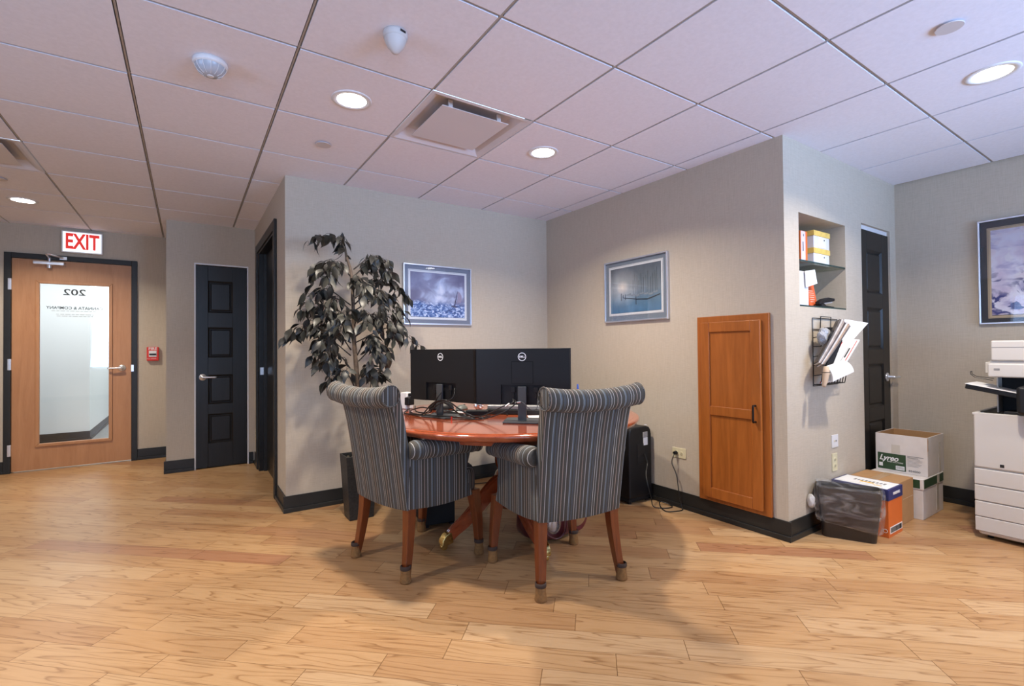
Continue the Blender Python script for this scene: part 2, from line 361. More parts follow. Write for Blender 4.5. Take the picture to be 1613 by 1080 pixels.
struct('wall_exit', B((-3.2, ex0, YE, YE + 0.12, 0, ZT), (ex1, X2 + 0.12, YE, YE + 0.12, 0, ZT), (ex0, ex1, YE, YE + 0.12, ez1, ZT)), WALL, 'beige wall around the wooden exit door', 'wall')
struct('wall_left', B((-3.32, -3.2, -5.2, -2.8, 0, ZT), (-3.32, -3.2, -0.4, YE + 0.12, 0, ZT), (-3.32, -3.2, -2.8, -0.4, 0, 0.7), (-3.32, -3.2, -2.8, -0.4, 2.2, ZT)), WALL, 'beige wall with an added window on the left side out of the frame', 'wall')
struct('wall_behind', B((-3.32, -1.8, -5.32, -5.2, 0, ZT), (0.6, 1.7, -5.32, -5.2, 0, ZT), (4.1, XD + 0.12, -5.32, -5.2, 0, ZT), (-1.8, 0.6, -5.32, -5.2, 0, 0.7), (-1.8, 0.6, -5.32, -5.2, 2.2, ZT),
    (1.7, 4.1, -5.32, -5.2, 0, 0.7), (1.7, 4.1, -5.32, -5.2, 2.2, ZT)), WALL, 'beige window wall behind the camera', 'wall')
def window(n, x0, x1, M, lab):
    bm = bmesh.new(); frame_(bm, x0, x1, 0.7, 2.2, 0.05, -0.02, 0.05); box_(bm, (x0 + x1) / 2 - 0.025, (x0 + x1) / 2 + 0.025, -0.01, 0.04, 0.75, 2.15)
    bmesh.ops.transform(bm, matrix=M, verts=bm.verts)
    f = struct('window_%d' % n, bm, ALU, lab, 'window')
    bm = B((x0 + 0.05, x1 - 0.05, 0.012, 0.016, 0.75, 2.15)); bmesh.ops.transform(bm, matrix=M, verts=bm.verts)
    obj('window_pane', bm, GLASS, f)
window(1, -1.8, 0.6, T(0, -5.27, 0), 'wide window in the wall behind the camera, left one')
window(2, 1.7, 4.1, T(0, -5.27, 0), 'wide window in the wall behind the camera, right one')
window(3, -1.2, 1.2, T(-3.27, -1.6, 0) @ RZ(PI / 2), 'wide unseen window added to the left side wall for blue daylight')  # unseen window, added to throw bluish light on the ceiling

# ceiling: tiles with reveal, tee grid above
SX, SY = 0.6096, 0.62
regs = [(-3.2, XD, -5.2, YC), (-3.2, XB, YC, YA), (-3.2, XL, YA, Y2), (-3.2, X2, Y2, YE)]
bt = bmesh.new(); bg_ = bmesh.new()
for i in range(-6, 9):
    for j in range(-8, 9):
        a0, a1, b0, b1 = SX * i + 0.0078, SX * (i + 1) - 0.0078, SY * j + 0.0078, SY * (j + 1) - 0.0078
        if (i, j) in ((2, -1), (-2, 2)): continue
        for (rx0, rx1, ry0, ry1) in regs:
            x0, x1, y0, y1 = max(a0, rx0), min(a1, rx1), max(b0, ry0), min(b1, ry1)
            if x1 - x0 > 0.01 and y1 - y0 > 0.01: box_(bt, x0, x1, y0, y1, H, H + 0.014)
            x0, x1, y0, y1 = max(SX * i, rx0), min(SX * (i + 1), rx1), max(SY * j, ry0), min(SY * (j + 1), ry1)
            if x1 - x0 > 0.001 and y1 - y0 > 0.001: box_(bg_, x0, x1, y0, y1, H + 0.014, H + 0.05)
cg = struct('ceiling', bt, TILE, 'suspended ceiling of square pale tiles in a metal grid', 'ceiling')
obj('ceiling_grid', bg_, GRID, cg)
bm = bmesh.new()
for i in range(-5, 9): box_(bm, SX * i - 0.0035, SX * i + 0.0035, -5.2, YE if SX * i < X2 else (Y2 if SX * i < XL else (YA if SX * i < XB else YC)), H + 0.004, H + 0.014)
for j in range(-8, 7):
    y = SY * j; x1 = XD if y < YC else (XB if y < YA else (XL if y < Y2 else X2))
    box_(bm, -3.2, x1, y - 0.0035, y + 0.0035, H + 0.005, H + 0.014)
obj('ceiling_tee', bm, mat('tee_face', (0.42, 0.40, 0.37), 0.5), cg)

# baseboards (tall board plus shoe)
def baseb(name, segs, label):
    bm = bmesh.new()
    for (x0, y0, x1, y1, nx, ny) in segs:
        for t, z0, z1 in ((0.008, 0.032, 0.118), (0.018, 0.0, 0.032)):
            ax0, ax1, ay0, ay1 = min(x0, x1), max(x0, x1), min(y0, y1), max(y0, y1)
            if nx: ax0, ax1 = (x0 - t, x0) if nx < 0 else (x0, x0 + t)
            if ny: ay0, ay1 = (y0 - t, y0) if ny < 0 else (y0, y0 + t)
            box_(bm, ax0, ax1, ay0, ay1, z0, z1)
    return struct(name, bm, CHAR, label, 'baseboard', bevel=0.002)
bs = 0.018
baseb('baseboard_center', [(XL - bs, YA, XB, YA, 0, -1)], 'charcoal baseboard under the tree wall')
baseb('baseboard_right', [(XB, YC - bs, XB, YA - bs, -1, 0)], 'charcoal baseboard under the cabinet wall')
baseb('baseboard_niche', [(XB, YC, dx0, YC, 0, -1), (dx1, YC, XD, YC, 0, -1)], 'charcoal baseboard under the niche wall behind the bin')
baseb('baseboard_far_right', [(XD, -5.2, XD, YC - bs, -1, 0)], 'charcoal baseboard at the copier wall')
baseb('baseboard_passage', [(XL, YA, XL, oy0 - 0.07, -1, 0), (XL, oy1 + 0.09, XL, Y2, -1, 0)], 'short charcoal baseboards either side of the dark doorway')
baseb('baseboard_closet', [(X2 - bs, Y2, cx0, Y2, 0, -1), (cx1, Y2, XL - bs, Y2, 0, -1), (X2, Y2, X2, YE, -1, 0)], 'charcoal baseboard either side of the narrow closet door')
baseb('baseboard_exit', [(-3.2, YE, ex0, YE, 0, -1), (ex1, YE, X2 - bs, YE, 0, -1)], 'charcoal baseboard either side of the exit door')
baseb('baseboard_left', [(-3.2, -5.2, -3.2, YE, 1, 0)], 'charcoal baseboard along the left wall')
baseb('baseboard_behind', [(-3.2, -5.2, XD, -5.2, 0, 1)], 'charcoal baseboard along the window wall behind the camera')

# corridor beyond the exit door
CWALL = mat('corridor_paint', (0.80, 0.82, 0.82), 0.7); CARPET = mat('corridor_carpet', (0.20, 0.20, 0.19), 0.95, bump=0.6, bscale=250, var=0.25, vscale=40)
struct('floor_corridor', B((-4.2, 1.5, 3.9, 10.2, -0.1, -0.002)), CARPET, 'grey speckled corridor carpet beyond the glass door', 'floor')
struct('ceiling_corridor', B((-4.2, 1.5, 3.934, 10.2, H + 0.02, H + 0.12)), CWALL, 'white corridor ceiling beyond the glass door', 'ceiling')
struct('wall_corridor_opposite', B((-4.2, -0.87, 5.75, 10.2, 0, H + 0.02)), CWALL, 'white corridor wall seen through the glass of the exit door', 'wall')
struct('wall_corridor_right', B((1.3, 1.5, 3.94, 10.2, 0, H + 0.02)), CWALL, 'white corridor wall on the right beyond the exit door', 'wall')
struct('wall_corridor_end', B((-0.87, 1.3, 10.0, 10.2, 0, H + 0.02)), CWALL, 'white wall at the far end of the corridor', 'wall')
struct('wall_corridor_left', B((-4.2, -4.0, 3.94, 5.75, 0, H + 0.02)), CWALL, 'white wall at the left end of the corridor', 'wall')
baseb('baseboard_corridor', [(-4.0, 5.75, -0.862, 5.75, 0, -1), (-0.87, 5.75, -0.87, 10, 1, 0)], 'dark corridor baseboard seen through the door glass')

# ------------------------------------------------------------------ doors
def lever(parent, M, flip=1, name='door_handle'):
    bm = bmesh.new()
    lathe_(bm, [(0, 0), (0.033, 0), (0.033, 0.006), (0.028, 0.010), (0.012, 0.012), (0.012, 0.045), (0, 0.045)], 24, M @ RX(PI / 2))
    tube_(bm, [M @ Vector(p) for p in crom([(0, -0.043, 0), (0.03 * flip, -0.045, 0), (0.07 * flip, -0.047, -0.001), (0.115 * flip, -0.047, -0.002)], 4)], [0.011, 0.011, 0.0105, 0.01, 0.01, 0.01, 0.009, 0.009, 0.009, 0.008, 0.008, 0.008, 0.007], 10)
    o = obj(name, bm, CHROME, parent, smooth=True); o['label'] = 'satin chrome lever handle with round rose'; return o
# door_1: exit door
d = thing('door_1', 'maple veneer exit door with tall glass pane and black frame', 'door', (ex0, YE, 0), kind='structure')
W1 = ex1 - ex0
bm = B((0, 0.05, -0.02, 0.12, 0, ez1), (W1 - 0.05, W1, -0.02, 0.12, 0, ez1), (0.05, W1 - 0.05, -0.02, 0.12, ez1 - 0.05, ez1)); obj('door_frame', bm, CHAR, d, bevel=0.003)
gx0, gx1, gz0, gz1 = 0.242, 0.790, 0.255, 1.86
obj('door_leaf', B((0.053, gx0, 0.0, 0.045, 0.012, ez1 - 0.053), (gx1, W1 - 0.053, 0.0, 0.045, 0.012, ez1 - 0.053), (gx0, gx1, 0, 0.045, 0.012, gz0), (gx0, gx1, 0, 0.045, gz1, ez1 - 0.053)), MAPLE, d)
bm = bmesh.new(); frame_(bm, gx0 - 0.022, gx1 + 0.022, gz0 - 0.022, gz1 + 0.022, 0.03, -0.012, 0.02); obj('glass_bead', bm, MAPLE, d, bevel=0.004)
gp = obj('glass_pane', B((gx0, gx1, 0.02, 0.026, gz0, gz1)), GLASS, d)
MIR = Matrix.Diagonal((-1, 1, 1, 1))
text('suite_number', '202', 0.088, T(0.507, 0.018, 1.775) @ MIR, INK, gp, sx=1.35, bold=0.001)['label'] = 'black numerals read from behind, mirrored'
text('firm_name', 'CANNATA & COMPANY', 0.040, T(0.512, 0.018, 1.615) @ MIR, INK, gp, sx=1.0, bold=0.0004)['label'] = 'thin grey firm name, mirrored'
bm = bmesh.new()
for k, (zz, hw) in enumerate([(1.585, 0.18), (1.55, 0.145), (1.532, 0.14)]):
    x = 0.512 - hw
    while x < 0.512 + hw:
        wl = random.uniform(0.02, 0.045); box_(bm, x, min(x + wl, 0.512 + hw), 0.0175, 0.0188, zz - 0.003, zz + 0.003); x += wl + 0.008
obj('small_print', bm, mat('pale_ink', (0.45, 0.46, 0.46), 0.6), gp)
lever(d, T(W1 - 0.13, 0, 0.995), -1)
for zz in (1.83, 1.05, 0.22): obj('hinge', B((0.028, 0.054, -0.024, -0.004, zz - 0.055, zz + 0.055)), CHROME, d, bevel=0.003)
obj('strike_plate', B((W1 - 0.052, W1 - 0.03, -0.022, -0.018, 0.955, 1.025)), CHROME, d)
bm = B((0.21, 0.44, -0.065, 0.0, 2.035, 2.068)); cl = obj('door_closer', bm, CHROME, d, bevel=0.006)
bm = bmesh.new(); lathe_(bm, [(0, 0), (0.02, 0), (0.02, 0.03), (0, 0.034)], 16, T(0.325, -0.033, 2.035) @ RX(PI)); lathe_(bm, [(0, 0), (0.013, 0), (0.013, 0.045), (0, 0.045)], 12, T(0.325, -0.033, 2.068))
tube_(bm, [(0.325, -0.033, 2.105), (0.33, -0.19, 2.118), (0.345, -0.2, 2.12)], 0.009, 8); tube_(bm, [(0.335, -0.195, 2.122), (0.40, -0.06, 2.118), (0.425, -0.028, 2.115)], 0.008, 8); box_(bm, 0.40, 0.455, -0.032, -0.02, 2.098, 2.128)
obj('closer_arm', bm, CHROME, cl, smooth=False)

def panel_door(parent, w, z0, z1, panels, pm=(0.1, 0.12), y0=0.0, th=0.035, holes=None):
    """leaf in XZ facing -Y with recessed panels and raised fields"""
    px0, px1 = pm[0], w - pm[1]; bm = bmesh.new()
    box_(bm, 0, px0, y0, y0 + th, z0, z1); box_(bm, px1, w, y0, y0 + th, z0, z1); zs = [z0] + [q for p in sorted(panels) for q in p] + [z1]
    for k in range(0, len(zs), 2): box_(bm, px0, px1, y0, y0 + th, zs[k], zs[k + 1])
    lf = obj('door_leaf', bm, ESP, parent, bevel=0.002)
    for (a, b) in panels:
        bm = bmesh.new(); r = [(px0, px1, a, b, y0 + 0.001), (px0 + 0.014, px1 - 0.014, a + 0.014, b - 0.014, y0 + 0.014), (px0 + 0.019, px1 - 0.019, a + 0.019, b - 0.019, y0 + 0.014), (px0 + 0.030, px1 - 0.030, a + 0.030, b - 0.030, y0 + 0.006)]
        rs = [[bm.verts.new(c) for c in ((q[0], q[4], q[2]), (q[1], q[4], q[2]), (q[1], q[4], q[3]), (q[0], q[4], q[3]))] for q in r]
        for u, v in zip(rs, rs[1:]):
            for k in range(4): bm.faces.new((u[k], u[(k + 1) % 4], v[(k + 1) % 4], v[k]))
        bm.faces.new(rs[-1]); bk = [bm.verts.new((v.co.x, y0 + 0.03, v.co.z)) for v in rs[0]]
        for k in range(4): bm.faces.new((rs[0][k], bk[k], bk[(k + 1) % 4], rs[0][(k + 1) % 4]))
        bm.faces.new(bk); obj('door_panel', bm, ESP, parent)
    return lf
d = thing('door_2', 'narrow black four-panel closet door with chrome lever', 'door', (cx0, Y2, 0), kind='structure')
w2 = cx1 - cx0
obj('door_jamb', B((0, 0.012, 0.0, 0.1, 0, cz1), (w2 - 0.012, w2, 0.0, 0.1, 0, cz1), (0.012, w2 - 0.012, 0.0, 0.1, cz1 - 0.014, cz1)), WHITE, d)
def at(parent, x, y, z, ry=0):
    o = bpy.data.objects.new('door_slab', None); COL.objects.link(o); o.parent = parent; o.location = (x, y, z); o.rotation_euler = (0, 0, ry); return o
s = at(d, 0.015, 0.012, 0)
panel_door(s, w2 - 0.03, 0.008, cz1 - 0.022, [(0.245, 0.535), (0.635, 0.925), (1.10, 1.40), (1.55, 1.865)], (0.10, 0.125))
lever(d, T(0.07, 0.012, 0.905), 1)
# door_3
d = thing('door_3', 'narrow black panelled door beside the shelf niche', 'door', (dx0, YC, 0), kind='structure')
w3 = dx1 - dx0
obj('door_jamb', B((0, 0.006, 0.004, 0.11, 0, dz1), (w3 - 0.004, w3, 0.02, 0.11, 0, dz1), (0.006, w3 - 0.004, 0.022, 0.042, dz1 - 0.03, dz1)), WHITE, d)
s = at(d, 0.008, 0.012, 0)
panel_door(s, w3 - 0.013, 0.008, dz1 - 0.035, [(0.18, 0.60), (0.70, 1.02), (1.13, 1.44), (1.55, 1.87)], (0.11, 0.12))
lever(d, T(w3 - 0.07, 0.012, 0.915), 1)
# door_4: cased doorway with dark leaf
d = thing('door_4', 'dark cased doorway with black door in the passage wall', 'door', (XL, oy0, 0), kind='structure')
wo = oy1 - oy0
obj('door_casing', B((-0.022, 0, -0.07, 0.0, 0, oz + 0.08), (-0.022, 0, wo, wo + 0.085, 0, oz + 0.08), (-0.022, 0, 0, wo, oz, oz + 0.08)), CHAR, d, bevel=0.004)
obj('door_jamb', B((-0.01, 0.13, 0, 0.02, 0, oz), (-0.01, 0.13, wo - 0.09, wo, 0, oz), (-0.01, 0.13, 0.02, wo - 0.09, oz - 0.02, oz)), ESP, d)
obj('door_leaf', B((0.055, 0.095, 0.022, wo - 0.092, 0.01, oz - 0.022)), ESP, d, bevel=0.003)
obj('door_stop', B((0.03, 0.055, wo - 0.115, wo - 0.09, 0, oz - 0.02)), CHAR, d)
obj('strike_plate', B((0.0, 0.03, wo - 0.094, wo - 0.09, 0.93, 1.0)), CHROME, d)
# unseen solid blocks added behind doors so no light leaks
struct('light_block_core', B((XL + 0.2, 4.9, YA + 0.16, 3.0, 0, ZT)), WALL, 'unseen solid block behind the passage wall, added against light leaks', 'wall')

struct('light_block_closet', B((X2 + 0.14, 1.28, 3.06, 3.93, 0, ZT)), WALL, 'unseen solid block behind the narrow closet door, added against light leaks', 'wall')
struct('light_block_store', B((3.32, 4.88, -0.9, 0.9, 0, ZT), (4.1, 4.88, -1.12, -0.9, 0, ZT)), WALL, 'unseen solid blocks behind the niche and narrow black door, added against light leaks', 'wall')

# ------------------------------------------------------------------ exit sign, fire pull, switch plates, outlets
t = thing('exit_sign', 'lit white exit sign with red letters mounted above the wooden door', 'sign', (-0.675, YE, 2.285))
obj('sign_box', B((-0.16, 0.16, -0.045, 0.0, -0.11, 0.11)), WHITE, t, bevel=0.004)
obj('sign_face', B((-0.148, 0.148, -0.049, -0.045, -0.098, 0.098)), emis('sign_glow', (0.86, 0.95, 0.97), 1.0), t)
RL = emis('red_letters', (0.75, 0.03, 0.02), 0.55)
text('sign_lettering', 'EXIT', 0.215, T(0.0, -0.0505, -0.002), RL, t, extrude=0.001, sx=0.60, bold=0.006)['label'] = 'red letters EXIT'
t = thing('fire_alarm_pull', 'red and white fire alarm pull station between exit door and closet wall', 'fire alarm', (-0.095, YE, 1.14))
obj('housing', B((-0.053, 0.053, -0.04, 0, -0.075, 0.075)), RED, t, bevel=0.006)
obj('white_plate', B((-0.034, 0.034, -0.045, -0.04, -0.032, 0.035)), WHITE, t, bevel=0.002)
obj('pull_bar', B((-0.03, 0.03, -0.053, -0.045, -0.012, 0.004)), BLACK, t, bevel=0.002)
text('fire_lettering', 'FIRE', 0.042, T(0, -0.0405, 0.055), WHITE, t, bold=0.001)
text('pull_lettering', 'PULL DOWN', 0.014, T(-0.01, -0.0405, -0.052), WHITE, t)
tag(obj('light_switch_plate', B((X2 - 0.006, X2, 3.27, 3.35, 1.34, 1.46)), WHITE, bevel=0.002), 'white switch plate on the closet wall edge above the fire alarm', 'switch')

def outlet(label, M, horiz=False, material=IVORY, kind='outlet', group=None):
    t = thing('wall_outlet', label, kind, group=group); t.matrix_world = M
    a, b = (0.058, 0.036) if horiz else (0.036, 0.058)
    obj('cover_plate', B((-a, a, -0.006, 0, -b, b)), material, t, bevel=0.002)
    for s_ in (-1, 1):
        bm = bmesh.new(); MM = T(0.02 * s_ if horiz else 0, -0.006, 0 if horiz else 0.02 * s_) @ RX(PI / 2); lathe_(bm, [(0, 0.003), (0.0135, 0.003), (0.0145, 0)], 16, MM)
        r = obj('receptacle', bm, material, t)
        bm = B((-0.006, -0.0045, -0.0005, 0.0005, -0.004, 0.004), (0.0045, 0.006, -0.0005, 0.0005, -0.004, 0.004), (-0.002, 0.002, -0.0005, 0.0005, -0.010, -0.006)); bmesh.ops.transform(bm, matrix=T(0.02 * s_ if horiz else 0, -0.0095, 0 if horiz else 0.02 * s_), verts=bm.verts)
        obj('slots', bm, INK, r)
    return t
outlet('ivory outlet on the cabinet wall with a black plug in it', T(XB, -0.527, 0.393) @ RZ(-PI / 2), True)
outlet('ivory outlet low on the niche wall above the waste bin', T(3.778, YC, 0.39))
outlet('ivory outlet beside the dark passage doorway', T(XL, 2.80, 0.307) @ RZ(-PI / 2))
t = thing('data_jack_plate', 'white square data jack plate above the ivory outlet on the niche wall', 'wall plate', (3.786, YC, 0.528))
obj('cover_plate', B((-0.045, 0.045, -0.006, 0, -0.042, 0.042)), WHITE, t, bevel=0.002)
for s_ in (-1, 1): obj('jack', B((0.012 * s_ - 0.006, 0.012 * s_ + 0.006, -0.008, -0.005, -0.004, 0.006)), IVORY if s_ < 0 else GREYINK, t)

# ------------------------------------------------------------------ ceiling fixtures
def can(x, y, label):
    t = thing('recessed_downlight', label, 'ceiling light', (x, y, H), group='recessed round ceiling lights')
    bm = bmesh.new(); lathe_(bm, [(0.072, -0.0), (0.072, -0.004), (0.095, -0.005), (0.098, -0.002), (0.098, 0.0)], 40); obj('trim_ring', bm, WHITE, t, smooth=True)
    bm = bmesh.new(); lathe_(bm, [(0.0, -0.002), (0.072, -0.002), (0.072, -0.0005), (0, -0.0005)], 40); obj('lens', bm, LENS, t)
    l = bpy.data.lights.new('downlight_lamp', 'AREA'); l.shape = 'DISK'; l.size = 0.13; l.energy = CANP; l.color = CANC; l.spread = math.radians(140)
    o = bpy.data.objects.new('downlight_lamp', l); COL.objects.link(o); o.parent = t; o.location = (0, 0, -0.012)
    return t
can(0.914, -0.31, 'lit recessed ceiling light between the smoke detector and the air diffuser')
can(2.134, -0.31, 'lit recessed ceiling light above the table, right of the air diffuser')
can(3.353, -2.17, 'lit recessed ceiling light at far right above the copier side')
can(-0.914, 2.79, 'lit recessed ceiling light at far left near the exit sign')
for x, y, lb in ((-0.914, -0.31, 'left of the motion sensor'), (3.353, -4.03, 'behind the camera near the copier')):  # extra unseen lamps added to light the room
    can(x, y, 'extra recessed ceiling light added outside the frame, ' + lb)
t = thing('motion_sensor', 'white domed motion sensor with ribbed lens on the ceiling at upper left', 'sensor', (0.305, -0.305, H))
bm = bmesh.new(); lathe_(bm, [(0, 0), (0.066, 0), (0.068, -0.012), (0.066, -0.02), (0.060, -0.024)], 32); obj('base_ring', bm, WHITE, t, smooth=True)
bm = bmesh.new(); lathe_(bm, [(0.060, -0.022), (0.056, -0.036), (0.044, -0.052), (0.026, -0.062), (0, -0.065)], 32); obj('lens_dome', bm, mat('sensor_lens', (0.42, 0.46, 0.52), 0.25), t, smooth=True)
bm = bmesh.new()
for k in range(12):
    a = 2 * PI * k / 12; pts = [(r * math.cos(a), r * math.sin(a), z) for r, z in ((0.0605, -0.022), (0.0565, -0.036), (0.0445, -0.0525), (0.028, -0.062))]; tube_(bm, pts, 0.0012, 5)
lathe_(bm, [(0, -0.067), (0.012, -0.066), (0.014, -0.063)], 16); obj('lens_ribs', bm, WHITE, t)
t = thing('ceiling_camera', 'white cone-shaped ceiling device pointing down near the top centre', 'ceiling device', (0.914, -0.93, H))
bm = bmesh.new(); lathe_(bm, [(0, 0), (0.047, 0), (0.049, -0.010), (0.047, -0.022), (0.043, -0.026)], 28); obj('base', bm, mat('grey_white', (0.55, 0.53, 0.52), 0.5), t, smooth=True)
bm = bmesh.new(); lathe_(bm, [(0.043, -0.024), (0.042, -0.036), (0.030, -0.060), (0.014, -0.080), (0.006, -0.084), (0, -0.085)], 28); obj('cone', bm, mat('grey_white', ), t, smooth=True)
bm = B((-0.012, 0.012, -0.0505, -0.048, -0.016, -0.008), M=RZ(0.3)); obj('label_print', bm, INK, t)
for x, y, lb in ((2.743, -2.17, 'flat round sprinkler cover plate left of the far right ceiling light'), (0.914, 0.31, 'flat round sprinkler cover plate above the artificial tree'), (-0.914, 2.17, 'flat round sprinkler cover plate at the far left edge')):
    bm = bmesh.new(); lathe_(bm, [(0, -0.010), (0.044, -0.010), (0.046, -0.008), (0.044, -0.007), (0.030, -0.006), (0.030, 0.0), (0, 0)], 32)
    o = obj('sprinkler_cover', bm, mat('cover_plate_paint', (0.60, 0.56, 0.55), 0.5), smooth=False); o.location = (x, y, H); tag(o, lb, 'sprinkler cover', 'round ceiling sprinkler covers')
def diffuser(x, y, label):
    t = thing('air_diffuser', label, 'vent', (x, y, H), group='square ceiling air diffusers')
    P = mat('diffuser_paint', (0.66, 0.64, 0.66), 0.45)
    bm = bmesh.new()
    rr = [(0.3045, -0.001), (0.285, -0.002), (0.262, 0.010), (0.225, 0.045), (0.2, 0.05)]
    rs = [[bm.verts.new((sx * a, sy * a * SY / SX, z)) for sx, sy in ((-1, -1), (1, -1), (1, 1), (-1, 1))] for a, z in rr]
    for u, v in zip(rs, rs[1:]):
        for k in range(4): bm.faces.new((u[k], u[(k + 1) % 4], v[(k + 1) % 4], v[k]))
    bm.faces.new(rs[-1]); o = obj('pan', bm, P, t)
    obj('center_panel', B((-0.205, 0.205, -0.21, 0.21, -0.004, 0.000)), P, t, bevel=0.002)
    for sx in (-1, 1):
        for sy in (-1, 1): obj('hanger_bracket', B((sx * 0.15 - 0.012, sx * 0.15 + 0.012, sy * 0.19 - 0.004, sy * 0.19 + 0.004, 0.0, 0.045)), WHITE, t)
    return t
diffuser(SX * 2.5, -SY * 0.5, 'square air diffuser with dropped centre panel between the two nearest lit lights')
diffuser(-SX * 1.5, SY * 2.5, 'square air diffuser at the left edge near the far-left light')

# ------------------------------------------------------------------ framed pictures
def artmat(kind):
    m = bpy.data.materials.new('print_' + kind); m.use_nodes = True; N, L = nodes(m); b = N['Principled BSDF']; b.inputs['Roughness'].default_value = 0.6
    tc = N.new('ShaderNodeTexCoord'); sp = N.new('ShaderNodeSeparateXYZ'); L.new(tc.outputs['Object'], sp.inputs[0]); X, Z = sp.outputs[0], sp.outputs[2]
    def noise(sc, st=(1, 1, 1), det=6, dist=0.0):
        mp = N.new('ShaderNodeMapping'); mp.inputs['Scale'].default_value = st; L.new(tc.outputs['Object'], mp.inputs[0])
        n = N.new('ShaderNodeTexNoise'); n.inputs['Scale'].default_value = sc; n.inputs['Detail'].default_value = det; n.inputs['Distortion'].default_value = dist; L.new(mp.outputs[0], n.inputs['Vector']); return n.outputs[0]
    def step(v, a, b_):
        r = N.new('ShaderNodeMapRange'); r.inputs[1].default_value = a; r.inputs[2].default_value = b_; L.new(v, r.inputs[0]); return r.outputs[0]
    def dist(cx, cz, sx, sz):
        a = math_(N, L, 'MULTIPLY', math_(N, L, 'SUBTRACT', X, cx), sx); c = math_(N, L, 'MULTIPLY', math_(N, L, 'SUBTRACT', Z, cz), sz)
        return math_(N, L, 'SQRT', math_(N, L, 'ADD', math_(N, L, 'MULTIPLY', a, a), math_(N, L, 'MULTIPLY', c, c)))
    if kind == 'sea':
        n = noise(7, (1, 1, 1.3), 8, 0.6); dd = dist(0.03, 0.03, 4.5, 5.5)
        cl = math_(N, L, 'ADD', n, math_(N, L, 'MULTIPLY', dd, -0.35))
        sky = ramp(N, L, cl, [(0.08, (0.16, 0.15, 0.25)), (0.25, (0.24, 0.24, 0.36)), (0.38, (0.45, 0.50, 0.66)), (0.5, (0.72, 0.74, 0.84))])
        sea = ramp(N, L, noise(26, (1, 1, 1.8), 8, 1.2), [(0.34, (0.02, 0.05, 0.17)), (0.47, (0.08, 0.16, 0.40)), (0.55, (0.30, 0.42, 0.66)), (0.64, (0.75, 0.80, 0.92))])
        edge = math_(N, L, 'ADD', Z, math_(N, L, 'MULTIPLY', math_(N, L, 'SUBTRACT', noise(9), 0.5), 0.12))
        c = mixc(N, L, step(edge, -0.085, -0.045), sea, sky)
    elif kind == 'harbour':
        g = ramp(N, L, step(Z, -0.2, 0.2), [(0.0, (0.07, 0.20, 0.36)), (0.3, (0.13, 0.23, 0.32)), (0.5, (0.20, 0.24, 0.27)), (0.7, (0.13, 0.16, 0.18)), (1.0, (0.10, 0.12, 0.15))])
        glow = ramp(N, L, dist(-0.13, 0.03, 5, 6), [(0.0, (0.75, 0.62, 0.48)), (0.35, (0.26, 0.25, 0.24)), (1.0, (0, 0, 0))])
        n = noise(14, (1, 1, 0.4), 6); c = mixc(N, L, 1.0, g, glow, 'ADD'); c = mixc(N, L, 0.5, c, ramp(N, L, n, [(0.3, (0.6, 0.6, 0.6)), (0.7, (1.3, 1.3, 1.3))]), 'MULTIPLY')
    else:
        n = noise(9, (1, 1, 1.5), 10, 1.0); n2 = noise(4.5, (1, 1, 1), 4); n3 = noise(2.6, (1, 1, 1), 5)
        c = ramp(N, L, n2, [(0.35, (0.70, 0.60, 0.72)), (0.5, (0.84, 0.82, 0.90)), (0.62, (0.80, 0.66, 0.70))])
        blot = math_(N, L, 'MULTIPLY', step(n, 0.52, 0.57), step(n3, 0.46, 0.56))
        c = mixc(N, L, math_(N, L, 'MULTIPLY', step(noise(8, (1, 1, 1.8), 9, 0.7), 0.50, 0.62), 0.6), c, (0.36, 0.33, 0.56))
        c = mixc(N, L, blot, c, (0.045, 0.055, 0.22)); c = mixc(N, L, math_(N, L, 'MULTIPLY', step(noise(17, (1, 1, 1), 6), 0.60, 0.66), 0.8), c, (0.85, 0.83, 0.86))
    L.new(c, b.inputs['Base Color']); return m
def picture(label, w, h, inx, inz0, inz1, M, kind, matcol, fr=0.012, depth=0.025, framemat=None):
    t = thing('framed_picture', label, 'picture'); t.matrix_world = M; fm = framemat or ALU
    bm = bmesh.new(); frame_(bm, -w / 2, w / 2, -h / 2, h / 2, fr, -depth, -0.001); obj('picture_frame', bm, fm, t, bevel=0.002)
    obj('backing', B((-w / 2 + fr, w / 2 - fr, -0.008, -0.002, -h / 2 + fr, h / 2 - fr)), matcol, t)
    ax0, ax1, az0, az1 = -w / 2 + inx, w / 2 - inx, -h / 2 + inz0, h / 2 - inz1
    bm = bmesh.new(); frame_(bm, ax0 - 0.017, ax1 + 0.017, az0 - 0.022, az1 + 0.017, 0.005, -0.0105, -0.008); frame_(bm, ax0 - 0.010, ax1 + 0.010, az0 - 0.016, az1 + 0.010, 0.012, -0.0115, -0.008)
    obj('inner_mat', bm, PAPER if kind != 'abstract' else mat('gold_fillet', (0.55, 0.42, 0.25), 0.4), t)
    p = obj('art_print', B((ax0, ax1, -0.0095, -0.008, az0, az1)), artmat(kind), t)
    obj('picture_glass', B((-w / 2 + fr, w / 2 - fr, -0.016, -0.0145, -h / 2 + fr, h / 2 - fr)), PGLASS, t)
    return t, p
MG = mat('grey_matboard', (0.19, 0.215, 0.27), 0.7)
t, p = picture('framed print of a sailing boat on a rough sea, beside the artificial tree', 0.634, 0.505, 0.062, 0.067, 0.062, T(2.003, YA, 1.62), 'sea', MG)
bm = bmesh.new(); Y_ = T(0, -0.0112, 0)
prism_(bm, [(0.147, -0.085), (0.183, 0.045), (0.186, 0.045), (0.158, -0.085)], 0.0012, Y_)
prism_(bm, [(0.12, -0.078), (0.17, -0.088), (0.165, -0.1), (0.125, -0.09)], 0.0012, Y_); obj('boat_ink', bm, mat('boat_dark', (0.06, 0.06, 0.12), 0.6), p)
